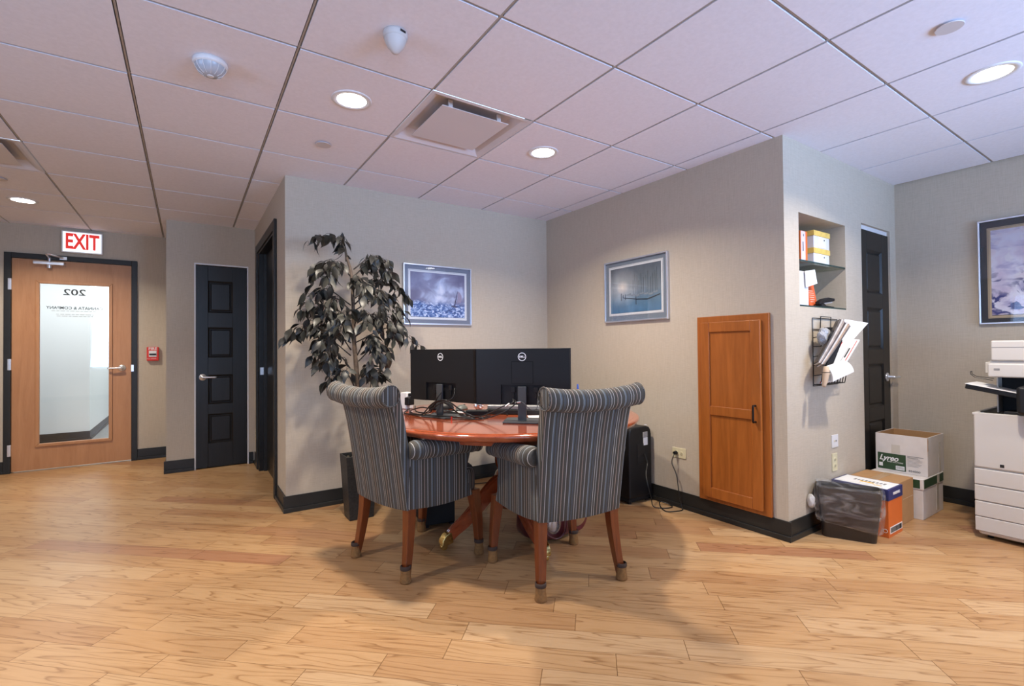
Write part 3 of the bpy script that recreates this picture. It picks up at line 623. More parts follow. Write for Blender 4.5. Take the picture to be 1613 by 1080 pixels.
bm = bmesh.new(); prism_(bm, [(0.186, 0.045), (0.205, 0.035), (0.222, 0.008), (0.224, -0.03), (0.21, -0.06), (0.192, -0.045), (0.18, -0.062)], 0.0011, Y_); obj('boat_sail', bm, mat('sail_mauve', (0.33, 0.28, 0.38), 0.6), p)
t, p = picture('framed print of a misty harbour with moored boats on the cabinet wall', 0.650, 0.505, 0.062, 0.075, 0.062, T(XB, -0.132, 1.622) @ RZ(-PI / 2), 'harbour', mat('blue_grey_matboard', (0.20, 0.235, 0.275), 0.7))
bm = bmesh.new()
prism_(bm, [(-0.12, -0.055), (0.02, -0.075), (0.13, -0.082), (0.25, -0.055), (0.25, -0.062), (0.13, -0.092), (0.02, -0.083), (-0.12, -0.06)], 0.0012, Y_)
for x, z0, z1 in ((-0.145, -0.08, -0.02), (-0.10, -0.075, -0.03), (0.01, -0.12, -0.045), (-0.125, -0.06, -0.035)): box_(bm, x, x + 0.005, -0.0112, -0.01, z0, z1)
for k in range(12):
    x = -0.02 + k * 0.022 + random.uniform(-0.005, 0.005); box_(bm, x, x + 0.0012, -0.0112, -0.01, -0.04, random.uniform(0.06, 0.15))
obj('pier_ink', bm, mat('pier_dark', (0.035, 0.042, 0.05), 0.6), p)
bm = bmesh.new()
for k in range(7):
    x = -0.07 + k * 0.045; z = -0.035 - 0.006 * (k % 3); prism_(bm, [(x - 0.02, z), (x + 0.03, z + 0.008), (x + 0.025, z - 0.008), (x - 0.01, z - 0.01)], 0.0014, Y_)
obj('boat_hulls', bm, mat('hull_grey', (0.26, 0.30, 0.33), 0.6), p)
picture('large framed abstract print in violet and blue with black mat, above the copier', 0.95, 0.725, 0.062, 0.062, 0.072, T(XD, -2.253, 1.662) @ RZ(-PI / 2), 'abstract', mat('black_matboard', (0.022, 0.024, 0.028), 0.5), 0.011, 0.03)

# ------------------------------------------------------------------ cherry wall cabinet
t = thing('wall_cabinet', 'cherry wood built-in wall cabinet with one tall two-panel door', 'cabinet', (XB, -0.953, 0.118), rz=-PI / 2)
obj('face_frame', B((-0.25, 0.25, -0.022, 0, 0, 1.246)), CHERRY, t, bevel=0.003)
dw, dz0, dz1_ = 0.206, 0.03, 1.205; pm = 0.062
bm = B((-dw, -dw + pm, -0.046, -0.024, dz0, dz1_), (dw - pm, dw, -0.046, -0.024, dz0, dz1_), (-dw + pm, dw - pm, -0.046, -0.024, dz0, dz0 + 0.068), (-dw + pm, dw - pm, -0.046, -0.024, dz1_ - 0.066, dz1_), (-dw + pm, dw - pm, -0.046, -0.024, 0.585, 0.645))
cdoor = obj('cabinet_door', bm, CHERRY, t, bevel=0.003)
obj('door_panel', B((-dw + pm - 0.005, dw - pm + 0.005, -0.034, -0.024, dz0 + 0.06, dz1_ - 0.06)), CHERRY, cdoor)
bm = bmesh.new(); tube_(bm, [(0.172, -0.046, 0.574), (0.172, -0.072, 0.574), (0.172, -0.074, 0.58), (0.172, -0.074, 0.668), (0.172, -0.072, 0.674), (0.172, -0.046, 0.674)], 0.0065, 8)
obj('door_pull', bm, mat('bronze_pull', (0.03, 0.022, 0.018), 0.3, metal=0.8), cdoor)['label'] = 'dark bronze bar pull'

# ------------------------------------------------------------------ chairs
def uvset(bm, fn):
    uv = bm.loops.layers.uv.verify()
    for f in bm.faces:
        for l in f.loops: l[uv].uv = fn(l.vert.co, f.normal)
def backrest():
    bm = bmesh.new(); uv = bm.loops.layers.uv.verify()
    out = [(-0.232, 0.350), (-0.242, 0.42), (-0.256, 0.52), (-0.273, 0.64), (-0.293, 0.76), (-0.311, 0.84), (-0.320, 0.868)]
    cy, cz, r = -0.345, 0.920, 0.053
    roll = [(cy + r * math.cos(a), cz + r * math.sin(a)) for a in [math.radians(d) for d in range(-65, -361 + 20, -25)]]
    # roll goes from front-bottom of roll round the back and over the top
    inn = [(-0.276, 0.905), (-0.262, 0.85), (-0.247, 0.78), (-0.232, 0.70), (-0.208, 0.60), (-0.185, 0.50), (-0.165, 0.42), (-0.16, 0.352)]
    prof = out + roll + inn; n = len(prof); NS = 20; G = []
    for i in range(NS + 1):
        s = -1 + 2 * i / NS; row = []
        for k, (y, z) in enumerate(prof):
            tz = (z - 0.35) / 0.6; hw = 0.232 + 0.012 * tz ** 1.3
            if len(out) <= k < len(out) + len(roll): hw = 0.261
            yy = y - 0.020 * (1 - s * s) * max(0, min(1, tz)) * -1 if False else y
            bow = 0.022 * (1 - s * s)
            if len(out) <= k < len(out) + len(roll): yy = y; z2 = z + 0.020 * s * s - 0.006
            else: z2 = z + (0.012 * s * s) * max(0, tz - 0.6); yy = y
            yy -= bow * (0.35 + 0.3 * tz) if k < len(out) else (bow * 0.4 if k < len(out) + len(roll) else -0.0)
            if k >= len(out) + len(roll): yy += -0.012 * (1 - s * s)
            z3 = z2 - (0.012 * (1 - s * s) if (k == 0 or k == n - 1) else 0)
            row.append((bm.verts.new((s * hw, yy, z3)), s * 0.25, z))
        G.append(row)
    acc = [0]
    for k in range(1, n + 1):
        a, b = prof[k - 1], prof[k % n]; acc.append(acc[-1] + math.dist(a, b))
    for i in range(NS):
        for k in range(n):
            j = (k + 1) % n; vs = (G[i][k], G[i][j], G[i + 1][j], G[i + 1][k]); f = bm.faces.new([q[0] for q in vs])
            for l, (q, kk) in zip(f.loops, ((vs[0], k), (vs[1], k + 1), (vs[2], k + 1), (vs[3], k))): l[uv].uv = (q[1], acc[kk])
    for row in (G[0], G[-1]):
        # end caps: roll disc separately from the side strip
        rv = [q[0] for q in row]; a = len(out) - 1; b_ = len(out) + len(roll)
        c = rv[a:b_ + 1]; f = bm.faces.new(c)
        f2 = bm.faces.new(rv[:a + 1] + rv[b_:])
        for g in (f, f2):
            for l in g.loops: l[uv].uv = (l.vert.co.y * 1.0 + 0.5, l.vert.co.z)
    return bm
def armbm(s):
    bm = bmesh.new(); uv = bm.loops.layers.uv.verify()
    # side panel
    x1, x0 = 0.262, 0.205; NS = 14; rows = []
    def topz(y): return 0.615 + (0.0 if y < 0.14 else 0.0)
    ys = [-0.225 + i * (0.225 + 0.19) / NS for i in range(NS + 1)]
    for i, y in enumerate(ys):
        tt = i / NS; zb = 0.352 - 0.014 * math.sin(PI * tt) - 0.01 * tt
        zs = [zb + (0.62 - zb) * k / 6 for k in range(7)]
        row = []
        for z in zs:
            k = (z - 0.35) / 0.27; yy = y
            if tt > 0.7: yy = y - (tt - 0.7) / 0.3 * 0.045 * math.sin(PI * min(1, max(0, k)) ** 0.8) * (1 if k > 0.25 else k / 0.25)
            ox = 0.235 + 0.03 * tt
            row.append((bm.verts.new((s * ox, yy, z)), bm.verts.new((s * (ox - 0.055), yy, z)), yy, z))
        rows.append(row)
    def q4(vs, uvs):
        f = bm.faces.new(vs)
        for l, c in zip(f.loops, uvs): l[uv].uv = c
    for i in range(NS):
        for k in range(6):
            a, b, c, d = rows[i][k], rows[i + 1][k], rows[i + 1][k + 1], rows[i][k + 1]
            q4((a[0], b[0], c[0], d[0]), [(p[2], p[3]) for p in (a, b, c, d)]); q4((a[1], d[1], c[1], b[1]), [(p[2], p[3]) for p in (a, d, c, b)])
        a, b = rows[i][0], rows[i + 1][0]; q4((a[0], a[1], b[1], b[0]), [(p, 0) for p in (a[2], a[2], b[2], b[2])])
        a, b = rows[i][6], rows[i + 1][6]; q4((a[0], b[0], b[1], a[1]), [(p, 0) for p in (a[2], b[2], b[2], a[2])])
    for r_ in (rows[0], rows[-1]):
        for k in range(6): q4((r_[k][0], r_[k + 1][0], r_[k + 1][1], r_[k][1]), [(0, r_[k][3]), (0, r_[k + 1][3]), (0.055, r_[k + 1][3]), (0.055, r_[k][3])])
    # roll
    pts = []; rad = []
    for i in range(17):
        tt = i / 16; y = -0.222 + tt * 0.462; r = 0.052 - 0.010 * tt; x = 0.245 + 0.022 * tt; z = 0.652 - 0.030 * tt - 0.012 * max(0, tt - 0.75) * 4 * (tt - 0.75) * 4
        if tt > 0.93: r *= 0.82
        if i == 0: r *= 0.8; x -= 0.012
        pts.append((s * x, y, z)); rad.append(r)
    n0 = len(bm.verts); nf = len(bm.faces); tube_(bm, pts, rad, 16)
    bm.faces.ensure_lookup_table()
    for f in list(bm.faces)[nf:]:
        for l in f.loops: l[uv].uv = (l.vert.co.y if len(f.verts) == 4 else 0.012, l.vert.co.z)
    return bm
def seatbm():
    bm = bmesh.new(); bmesh.ops.create_cube(bm, size=1.0); bmesh.ops.subdivide_edges(bm, edges=bm.edges, cuts=7, use_grid_fill=True)
    for v in bm.verts:
        x, y, z = [c * 2 for c in v.co]; p = 5.0
        L_ = (abs(x) ** p + abs(y) ** p + abs(z) ** p) ** (1 / p); x, y, z = x / L_ * max(abs(x), abs(y), abs(z)), y / L_ * max(abs(x), abs(y), abs(z)), z / L_ * max(abs(x), abs(y), abs(z))
        fy = (y + 1) / 2
        v.co = (x * (0.225 + 0.035 * fy), -0.19 + fy * 0.46 + (0.012 * (1 - x * x)) * fy, 0.418 + z * 0.085 + 0.02 * (1 - x * x) * max(0, z) - (0.01 * fy if z < 0 else 0))
    bm.normal_update(); uvset(bm, lambda c, n: (c.y, c.z) if abs(n.x) > 0.75 else (c.x, c.y + c.z)); return bm
def make_chair(label, loc, rz):
    t = thing('upholstered_armchair', label, 'chair', loc, rz, group='striped roll-back armchairs at the round table')
    br = obj('backrest', backrest(), STRIPE, t, smooth=True, bevel=0.004)
    for s in (-1, 1):
        bm = bmesh.new(); cy, cz, r = -0.345, 0.934, 0.052
        tube_(bm, [(s * 0.2615, cy + r * math.cos(a), cz + r * math.sin(a)) for a in [2 * PI * k / 20 for k in range(20)]], 0.0035, 6, closed=True)
        uvset(bm, lambda c, n: (c.y * 3, c.z * 3)); obj('piping', bm, STRIPE, br, smooth=True)
    obj('seat', seatbm(), STRIPE, t, smooth=True)
    for s in (-1, 1): obj('armrest', armbm(s), STRIPE, t, smooth=True, bevel=0.006)
    SOCK = mat('knit_sock', (0.25, 0.125, 0.040), 0.9, bump=0.8, bscale=600, var=0.2, vscale=90); SB = mat('sock_band', (0.05, 0.03, 0.022), 0.9)
    for (fx, fy, tx, ty) in ((-0.232, -0.245, -0.205, -0.20), (0.232, -0.245, 0.205, -0.20), (-0.262, 0.235, -0.235, 0.215), (0.262, 0.235, 0.235, 0.215)):
        rear = fy < 0; bm = bmesh.new(); N_ = 8; rings = []
        for i in range(N_ + 1):
            k = i / N_; e = k ** 1.6 if rear else k; x = tx + (fx - tx) * e; y = ty + (fy - ty) * e; z = 0.365 - 0.36 * k + 0.0
            h = 0.026 - 0.009 * k
            if not rear: h = (0.029 - 0.013 * k) ; y += 0.012 * math.sin(PI * k)
            rings.append([bm.verts.new((x + a * h, y + b * h, z)) for a, b in ((-1, -1), (1, -1), (1, 1), (-1, 1))])
        for a, b in zip(rings, rings[1:]):
            for k in range(4): bm.faces.new((a[k], a[(k + 1) % 4], b[(k + 1) % 4], b[k]))
        bm.faces.new(rings[0]); bm.faces.new(rings[-1]); lg = obj('leg', bm, LEGW, t, bevel=0.003)
        bm = bmesh.new(); lathe_(bm, [(0, 0.0), (0.026, 0.0), (0.029, 0.006), (0.027, 0.022), (0.024, 0.045), (0.0255, 0.068)], 20, T(fx, fy, 0) @ Matrix.Rotation(0.0, 4, 'X'))
        sk = obj('leg_sock', bm, SOCK, lg, smooth=True); sk['label'] = 'brown knitted sock over the foot of the leg'
        bm = bmesh.new(); lathe_(bm, [(0.0255, 0.064), (0.027, 0.068), (0.0265, 0.082), (0.022, 0.084)], 20, T(fx, fy, 0)); obj('sock_band', bm, SB, lg, smooth=True)
    return t
make_chair('striped armchair on the left, back to the tree, facing right', (1.302, -0.182, 0), math.radians(-75.5))
ch2 = make_chair('striped armchair on the right, its back turned to the viewer', (1.832, -0.780, 0), math.radians(-7.8))

# ------------------------------------------------------------------ round table
TZ = 0.745; TC = (1.948, -0.145)
t = thing('round_table', 'round glossy cherry pedestal table with brass-capped sabre legs', 'table', (TC[0], TC[1], 0))
bm = bmesh.new(); R_ = 0.827
lathe_(bm, [(0, TZ), (R_ - 0.03, TZ), (R_ - 0.026, TZ - 0.002), (R_ - 0.006, TZ - 0.004), (R_ + 0.002, TZ - 0.010), (R_ + 0.003, TZ - 0.019), (R_ - 0.004, TZ - 0.025), (R_ - 0.006, TZ - 0.028), (R_ - 0.012, TZ - 0.038), (R_ - 0.03, TZ - 0.043), (0, TZ - 0.043)], 128)
o = obj('tabletop', bm, MAHOG, t)
for p_ in o.data.polygons: p_.use_smooth = abs(p_.normal.z) < 0.99
bm = bmesh.new(); lathe_(bm, [(0.60, TZ - 0.043), (0.60, TZ - 0.10), (0.58, TZ - 0.10), (0.58, TZ - 0.043)], 64); obj('apron', bm, MAHOG, t)
cx, cy = 1.895 - TC[0], -0.205 - TC[1]
bm = bmesh.new(); lathe_(bm, [(0, TZ - 0.043), (0.20, TZ - 0.043), (0.20, TZ - 0.065), (0.06, TZ - 0.075), (0.05, 0.62), (0.045, 0.58), (0.062, 0.55), (0.075, 0.50), (0.07, 0.44), (0.052, 0.40), (0.065, 0.385), (0.075, 0.36), (0.078, 0.30), (0.075, 0.20), (0.05, 0.17), (0.03, 0.155), (0, 0.15)], 40, T(cx, cy, 0)); obj('pedestal', bm, MAHOG, t, smooth=True)
def sabre(dx, dy, R1):
    """leg along direction from the pedestal, tip at distance R1"""
    a = math.atan2(dy, dx); bm = bmesh.new(); rings = []; prof = [(0.03, 0.33, 0.060), (0.08, 0.315, 0.056), (0.15, 0.265, 0.050), (0.23, 0.195, 0.046), (0.31, 0.135, 0.041), (0.38, 0.095, 0.036), (R1 - 0.055, 0.068, 0.030)]
    P = crom([(r, 0, z) for r, z, h in prof], 4)
    for i, p in enumerate(P):
        k = i / (len(P) - 1); h = 0.052 - 0.026 * k; tdir = (P[min(i + 1, len(P) - 1)] - P[max(i - 1, 0)]).normalized(); nn = Vector((-tdir.z, 0, tdir.x)); w_ = 0.026 - 0.006 * k
        sec = [(-w_, -h), (w_, -h), (w_, h * 0.75), (w_ * 0.6, h), (w_ * 0.5, h * 0.86), (w_ * 0.2, h * 0.86), (w_ * 0.1, h), (-w_ * 0.1, h), (-w_ * 0.2, h * 0.86), (-w_ * 0.5, h * 0.86), (-w_ * 0.6, h), (-w_, h * 0.75)]
        rings.append([bm.verts.new(RZ(a) @ (p + nn * q + Vector((0, s_, 0)))) for s_, q in sec])
    n = len(rings[0])
    for u, v in zip(rings, rings[1:]):
        for k in range(n): bm.faces.new((u[k], u[(k + 1) % n], v[(k + 1) % n], v[k]))
    bm.faces.new(rings[0]); bm.faces.new(rings[-1]); bmesh.ops.translate(bm, vec=(cx, cy, 0), verts=bm.verts)
    lg = obj('leg', bm, MAHOG, t); lg['label'] = 'reeded sabre leg'
    bm = bmesh.new(); MM = T(cx, cy, 0) @ RZ(a)
    prism_(bm, [(R1 - 0.07, 0.038), (R1 - 0.058, 0.098), (R1 - 0.045, 0.098), (R1 - 0.02, 0.088), (R1, 0.062), (R1 + 0.004, 0.035), (R1 - 0.004, 0.026), (R1 - 0.03, 0.030)], 0.05, MM @ T(0, -0.025, 0)); obj('brass_cap', bm, BRASS, lg, bevel=0.004)
    bm = bmesh.new(); lathe_(bm, [(0, -0.012), (0.019, -0.012), (0.021, -0.008), (0.021, 0.008), (0.019, 0.012), (0, 0.012)], 20, MM @ T(R1 - 0.018, 0, 0.0212) @ RX(PI / 2)); obj('caster', bm, BRASS, lg)
v1 = (1.421 - 1.895, -0.224 + 0.205); v2 = (1.842 - 1.895, -0.700 + 0.205)
for vx, vy in (v1, v2, (0.47, 0.02), (0.05, 0.49)): sabre(vx, vy, math.hypot(vx, vy) - 0.012)

# ------------------------------------------------------------------ monitors
def monitor(label, c, rz, w_=0.542, seam=True):
    t = thing('computer_monitor', label, 'monitor', (c[0], c[1], TZ), rz, group='black monitors on the round table')
    zb, zt = 0.094, 0.414; h = zt - zb
    obj('screen_bezel', B((-w_ / 2, w_ / 2, 0.0, 0.012, zb, zt)), BLACK, t, bevel=0.002)
    obj('screen', B((-w_ / 2 + 0.006, w_ / 2 - 0.006, 0.012, 0.0128, zb + 0.016, zt - 0.006)), mat('screen_off', (0.008, 0.008, 0.010), 0.12), t)
    bm = B((-w_ / 2 + 0.002, w_ / 2 - 0.002, -0.020, 0.0, zb + 0.115, zt - 0.002), (-w_ / 2 + 0.002, -0.125, -0.020, 0.0, zb + 0.002, zb + 0.115), (0.125, w_ / 2 - 0.002, -0.020, 0.0, zb + 0.002, zb + 0.115), (-0.125, 0.125, -0.006, 0.0, zb + 0.002, zb + 0.115))
    bm.normal_update(); obj('back_shell', bm, BLACK, t)
    if seam: bm = bmesh.new(); frame_(bm, -0.062, 0.062, 0.215, 0.340, 0.0014, -0.0204, -0.0196); obj('vesa_cover_line', bm, mat('seam_black', (0.001, 0.001, 0.001), 0.9, spec=0.0), t)
    bm = bmesh.new(); R = 0.0235; n = 40; a_ = [bm.verts.new((R * math.cos(2 * PI * k / n), -0.0206, 0.385 - 0.012 + R * math.sin(2 * PI * k / n))) for k in range(n)]; b_ = [bm.verts.new((0.84 * R * math.cos(2 * PI * k / n), -0.0206, 0.373 + 0.84 * R * math.sin(2 * PI * k / n))) for k in range(n)]
    for k in range(n): bm.faces.new((a_[k], a_[(k + 1) % n], b_[(k + 1) % n], b_[k]))
    bmesh.ops.translate(bm, vec=(0, 0, -0.006), verts=bm.verts)
    LG = mat('logo_silver', (0.75, 0.76, 0.78), 0.35); lg = obj('round_logo', bm, LG, t)
    text('logo_lettering', 'DELL', 0.0145, T(0, -0.0206, 0.367), LG, lg, bold=0.0006, extrude=0.0003, sx=1.05)
    for x in (-0.055, 0.075): obj('video_plug', B((x - 0.012, x + 0.012, -0.016, -0.006, 0.165, 0.195), (x - 0.007, x + 0.007, -0.014, -0.008, 0.135, 0.165)), BLACK, t, bevel=0.002)
    obj('stand_column', B((-0.024, 0.024, -0.034, -0.021, 0.008, 0.20)), mat('stand_grey', (0.045, 0.05, 0.055), 0.5), t, bevel=0.003)
    bm = bmesh.new(); prism_(bm, [(-0.115, -0.085), (-0.09, -0.10), (0.09, -0.10), (0.115, -0.085), (0.10, 0.09), (-0.10, 0.09)], 0.009, Matrix.Rotation(-PI / 2, 4, 'X') @ T(0, -0.0095, 0) @ Matrix.Diagonal((1, 1, -1, 1)))
    obj('stand_base', bm, mat('stand_grey'), t, bevel=0.003)
    return t
monitor('black monitor seen from behind on the left, angled away', (1.527, -0.065), math.radians(-69.4), 0.534, False)
monitor('black monitor seen from behind on the right, nearer the viewer', (1.801, -0.534), math.radians(-46.5), 0.543)

# ------------------------------------------------------------------ things on the table
z0 = TZ + 0.0005
t = thing('speaker_dome', 'low black dome-shaped desk device left of the left monitor stand', 'desk device', (1.69, 0.30, z0))
bm = bmesh.new(); lathe_(bm, [(0, 0), (0.085, 0), (0.088, 0.006), (0.078, 0.03), (0.045, 0.055), (0.03, 0.062), (0, 0.063)], 40); obj('dome', bm, BLACK, t, smooth=True)
bm = bmesh.new(); lathe_(bm, [(0.03, 0.0622), (0.028, 0.066), (0, 0.066)], 24); obj('top_cap', bm, WHITE, t)
t = thing('power_cube', 'white power strip tower with black plugs behind the left armchair', 'power strip', (1.50, 0.46, z0), 0.4)
obj('body', B((-0.032, 0.032, -0.032, 0.032, 0, 0.115)), WHITE, t, bevel=0.006)
obj('adapter', B((-0.055, 0.0, -0.075, -0.032, 0.03, 0.085)), BLACK, t, bevel=0.006)
obj('plug', B((-0.02, 0.02, -0.055, -0.032, 0.09, 0.11)), BLACK, t, bevel=0.005)
t = thing('power_brick', 'flat black power adapter lying between the two monitor stands', 'adapter', (1.73, -0.13, z0), -0.6)
obj('body', B((-0.07, 0.07, -0.035, 0.035, 0, 0.03)), BLACKM, t, bevel=0.005)
t = thing('computer_mouse', 'grey computer mouse behind the left monitor edge', 'mouse', (1.78, 0.17, z0), 0.4)
bm = bmesh.new(); bmesh.ops.create_uvsphere(bm, u_segments=20, v_segments=12, radius=1)
for v in bm.verts: v.co = (v.co.x * 0.055, v.co.y * 0.032, max(0, v.co.z) * 0.034)
obj('mouse_shell', bm, mat('mouse_grey', (0.10, 0.11, 0.10), 0.4), t, smooth=True)
obj('scroll_wheel', B((0.022, 0.034, -0.003, 0.003, 0.024, 0.034)), BLACK, t)
t = thing('crumpled_wrapper', 'small crumpled silver wrapper near the monitor gap', 'wrapper', (1.86, 0.07, z0))
bm = bmesh.new(); bmesh.ops.create_icosphere(bm, subdivisions=3, radius=0.032)
for v in bm.verts: v.co *= random.uniform(0.7, 1.15)
mz = min(v.co.z for v in bm.verts); bmesh.ops.translate(bm, vec=(0, 0, -mz), verts=bm.verts); obj('foil', bm, ALU, t)
t = thing('laptop_dock', 'closed silver laptop on a black riser behind the right monitor', 'laptop', (1.99, -0.20, z0), math.radians(-44))
obj('riser', B((-0.19, 0.19, -0.10, 0.10, 0, 0.030)), BLACKM, t, bevel=0.003)
obj('laptop_lid', B((-0.18, 0.18, -0.085, 0.10, 0.031, 0.055)), mat('laptop_silver', (0.36, 0.37, 0.38), 0.35, metal=0.6), t, bevel=0.004)
o = obj('paper_sheet', B((-0.11, 0.11, -0.05, 0.05, 0, 0.0012)), PAPER); o.location = (2.03, -0.45, z0 + 0.0); o.rotation_euler = (0, 0, -0.5); tag(o, 'loose white paper beside the right monitor base', 'paper')
o = obj('paper_sheet', B((-0.05, 0.05, -0.08, 0.08, 0, 0.0015)), PAPER); o.location = (1.72, 0.08, z0); o.rotation_euler = (0, 0, 0.5); tag(o, 'white papers under the cables by the left monitor', 'paper')
t = thing('marker_pen', 'blue and yellow marker upright at the right edge of the right monitor', 'pen', (2.25, -0.52, z0))
bm = bmesh.new(); lathe_(bm, [(0, 0.0), (0.03, 0.0), (0.032, 0.10), (0.028, 0.10), (0.027, 0.006), (0, 0.006)], 24); obj('pen_cup', bm, BLACK, t, smooth=True)
bm = bmesh.new(); tube_(bm, [(-0.02, 0, 0.008), (-0.026, 0, 0.16)], 0.006, 10); obj('pen_barrel', bm, YEL, t)
bm = bmesh.new(); tube_(bm, [(-0.026, 0, 0.16), (-0.0275, 0, 0.19)], [0.007, 0.005], 10); obj('pen_cap', bm, BLUEC, t)
def cable(name, pts, r, label, group='black cables lying across the table', material=None, k=6):
    bm = bmesh.new(); tube_(bm, crom(pts, k), r, 7); return tag(obj(name, bm, material or WIRE, smooth=True), label, 'cable', group)
zc = TZ + 0.006
cable('power_cable', [(1.52, 0.36, zc + 0.02), (1.47, 0.22, zc + 0.002), (1.48, 0.08, zc + 0.004), (1.47, -0.02, zc + 0.03), (1.475, -0.09, 0.86), (1.50, -0.10, 0.90)], 0.0042, 'thick black cable rising behind the left monitor stand')
cable('power_cable', [(1.50, 0.40, zc), (1.44, 0.25, zc), (1.42, 0.12, zc), (1.43, 0.02, zc + 0.01), (1.455, -0.07, 0.83), (1.50, -0.16, 0.855), (1.56, -0.23, 0.80), (1.62, -0.26, zc + 0.012), (1.66, -0.33, zc)], 0.0042, 'black cable arching over in front of the left monitor stand')
cable('video_cable', [(1.56, -0.17, 0.93), (1.53, -0.19, 0.87), (1.47, -0.13, 0.83), (1.42, 0.0, zc + 0.01), (1.40, 0.14, zc), (1.46, 0.30, zc)], 0.0032, 'black video cable plugged into the left monitor')
cable('video_cable', [(1.748, -0.512, 0.875), (1.735, -0.525, 0.855), (1.70, -0.47, 0.83), (1.64, -0.36, zc + 0.022), (1.60, -0.22, zc + 0.004), (1.52, -0.12, zc + 0.002), (1.46, 0.06, zc)], 0.0036, 'black cable curving from the right monitor to the left, upper one')
cable('video_cable', [(1.75, -0.52, 0.87), (1.74, -0.545, 0.85), (1.69, -0.49, 0.80), (1.62, -0.38, zc + 0.006), (1.56, -0.27, zc), (1.48, -0.18, zc), (1.42, -0.02, zc)], 0.0036, 'black cable curving from the right monitor to the left, lower one')
cable('video_cable', [(1.742, -0.535, 0.858), (1.77, -0.567, 0.86), (1.795, -0.59, 0.83), (1.815, -0.60, 0.815), (1.84, -0.61, 0.825), (1.852, -0.605, 0.875)], 0.0026, 'thin grey cable looping in front of the right monitor stand', material=mat('cable_grey', (0.10, 0.11, 0.11), 0.4))
cable('network_cable', [(1.66, -0.08, zc), (1.60, 0.02, zc + 0.012), (1.53, 0.02, zc + 0.016), (1.58, 0.12, zc + 0.012), (1.68, 0.12, zc), (1.75, 0.04, zc)], 0.0036, 'tangled black cable heap beside the left monitor base')
cable('network_cable', [(1.78, 0.05, zc), (1.86, -0.05, zc), (1.90, -0.18, zc), (1.86, -0.28, zc)], 0.003, 'thin dark cable running behind the right monitor base')
cable('power_cable', [(1.62, -0.30, zc), (1.52, -0.21, zc + 0.012), (1.45, -0.08, zc + 0.006), (1.39, 0.06, zc + 0.004), (1.38, 0.20, zc), (1.46, 0.34, zc)], 0.0045, 'black cable nearest the table edge left of the red clip')
cable('network_cable', [(1.47, 0.30, zc), (1.42, 0.17, zc + 0.02), (1.44, 0.06, zc + 0.045), (1.46, -0.03, 0.80), (1.475, -0.11, 0.845), (1.51, -0.16, 0.83), (1.55, -0.18, 0.79), (1.60, -0.16, zc + 0.01), (1.66, -0.10, zc)], 0.0042, 'black cable looping over the foot of the left monitor')
cable('network_cable', [(1.52, 0.08, zc), (1.56, -0.06, zc + 0.014), (1.62, -0.14, zc + 0.01), (1.60, -0.24, zc + 0.006), (1.68, -0.28, zc), (1.76, -0.24, zc)], 0.004, 'black cable winding between the left monitor foot and the power adapter')
for p_, q_, c_, lb_ in (((1.708, -0.492, 0.834), (1.724, -0.510, 0.850), ALU, 'left'), ((1.750, -0.548, 0.857), (1.764, -0.562, 0.860), ALU, 'right')):
    bm = bmesh.new(); tube_(bm, [p_, q_], 0.0055, 8); tag(obj('cable_tie', bm, c_), 'small silver sleeve on the cables below the right monitor, ' + lb_ + ' one', 'cable tie', 'silver cable sleeves')
o = obj('red_tag', B((-0.004, 0.004, -0.002, 0.002, 0, 0.02)), RED); o.location = (1.50, -0.235, z0); tag(o, 'tiny red clip standing on the table in front of the cables', 'clip')

# ------------------------------------------------------------------ dining chair remains: artificial tree in planter
t = thing('artificial_tree', 'tall artificial ficus tree with dark grey leaves in a black woven planter', 'plant', (1.205, 0.625, 0))
o_ = Vector((1.205, 0.625, 0))
WOVEN = mat('woven_black', (0.016, 0.016, 0.016), 0.5, bump=1.0, bscale=55, var=0.5, vscale=60, stretch=(1, 1, 1.6))
bm = bmesh.new(); rs = []
for z, a in ((0, 0.082), (0.437, 0.108), (0.437, 0.097), (0.39, 0.095)):
    rs.append([bm.verts.new((sx * a + 0.01, sy * a * 0.82 + 0.012, z)) for sx, sy in ((-1, -1), (1, -1), (1, 1), (-1, 1))])
for u, v in zip(rs, rs[1:]):
    for k in range(4): bm.faces.new((u[k], u[(k + 1) % 4], v[(k + 1) % 4], v[k]))
bm.faces.new(rs[0]); bm.faces.new(rs[-1]); obj('planter', bm, WOVEN, t, bevel=0.003)
bm = bmesh.new()
for k in range(90):
    x, y = random.uniform(-0.07, 0.085), random.uniform(-0.05, 0.07); r = random.uniform(0.010, 0.018)
    bmesh.ops.create_icosphere(bm, subdivisions=1, radius=r, matrix=T(x, y, 0.392 + random.uniform(0, 0.02)))
obj('moss', bm, mat('dry_moss', (0.11, 0.095, 0.07), 0.95), t, stuff=True)
tr = [(1.188, 0.62, 0.39), (1.19, 0.62, 0.50), (1.199, 0.62, 0.767), (1.203, 0.62, 0.943), (1.183, 0.62, 1.208), (1.175, 0.62, 1.517), (1.163, 0.62, 1.693), (1.134, 0.62, 1.80)]
bm = bmesh.new(); P = crom([Vector(p) - o_ for p in tr], 6); tube_(bm, P, [0.020 - 0.011 * i / (len(P) - 1) + random.uniform(-0.001, 0.0015) for i in range(len(P))], 10)
obj('trunk', bm, mat('dark_bark', (0.12, 0.085, 0.06), 0.85, bump=1.0, bscale=70, var=0.45, vscale=35), t, smooth=True)
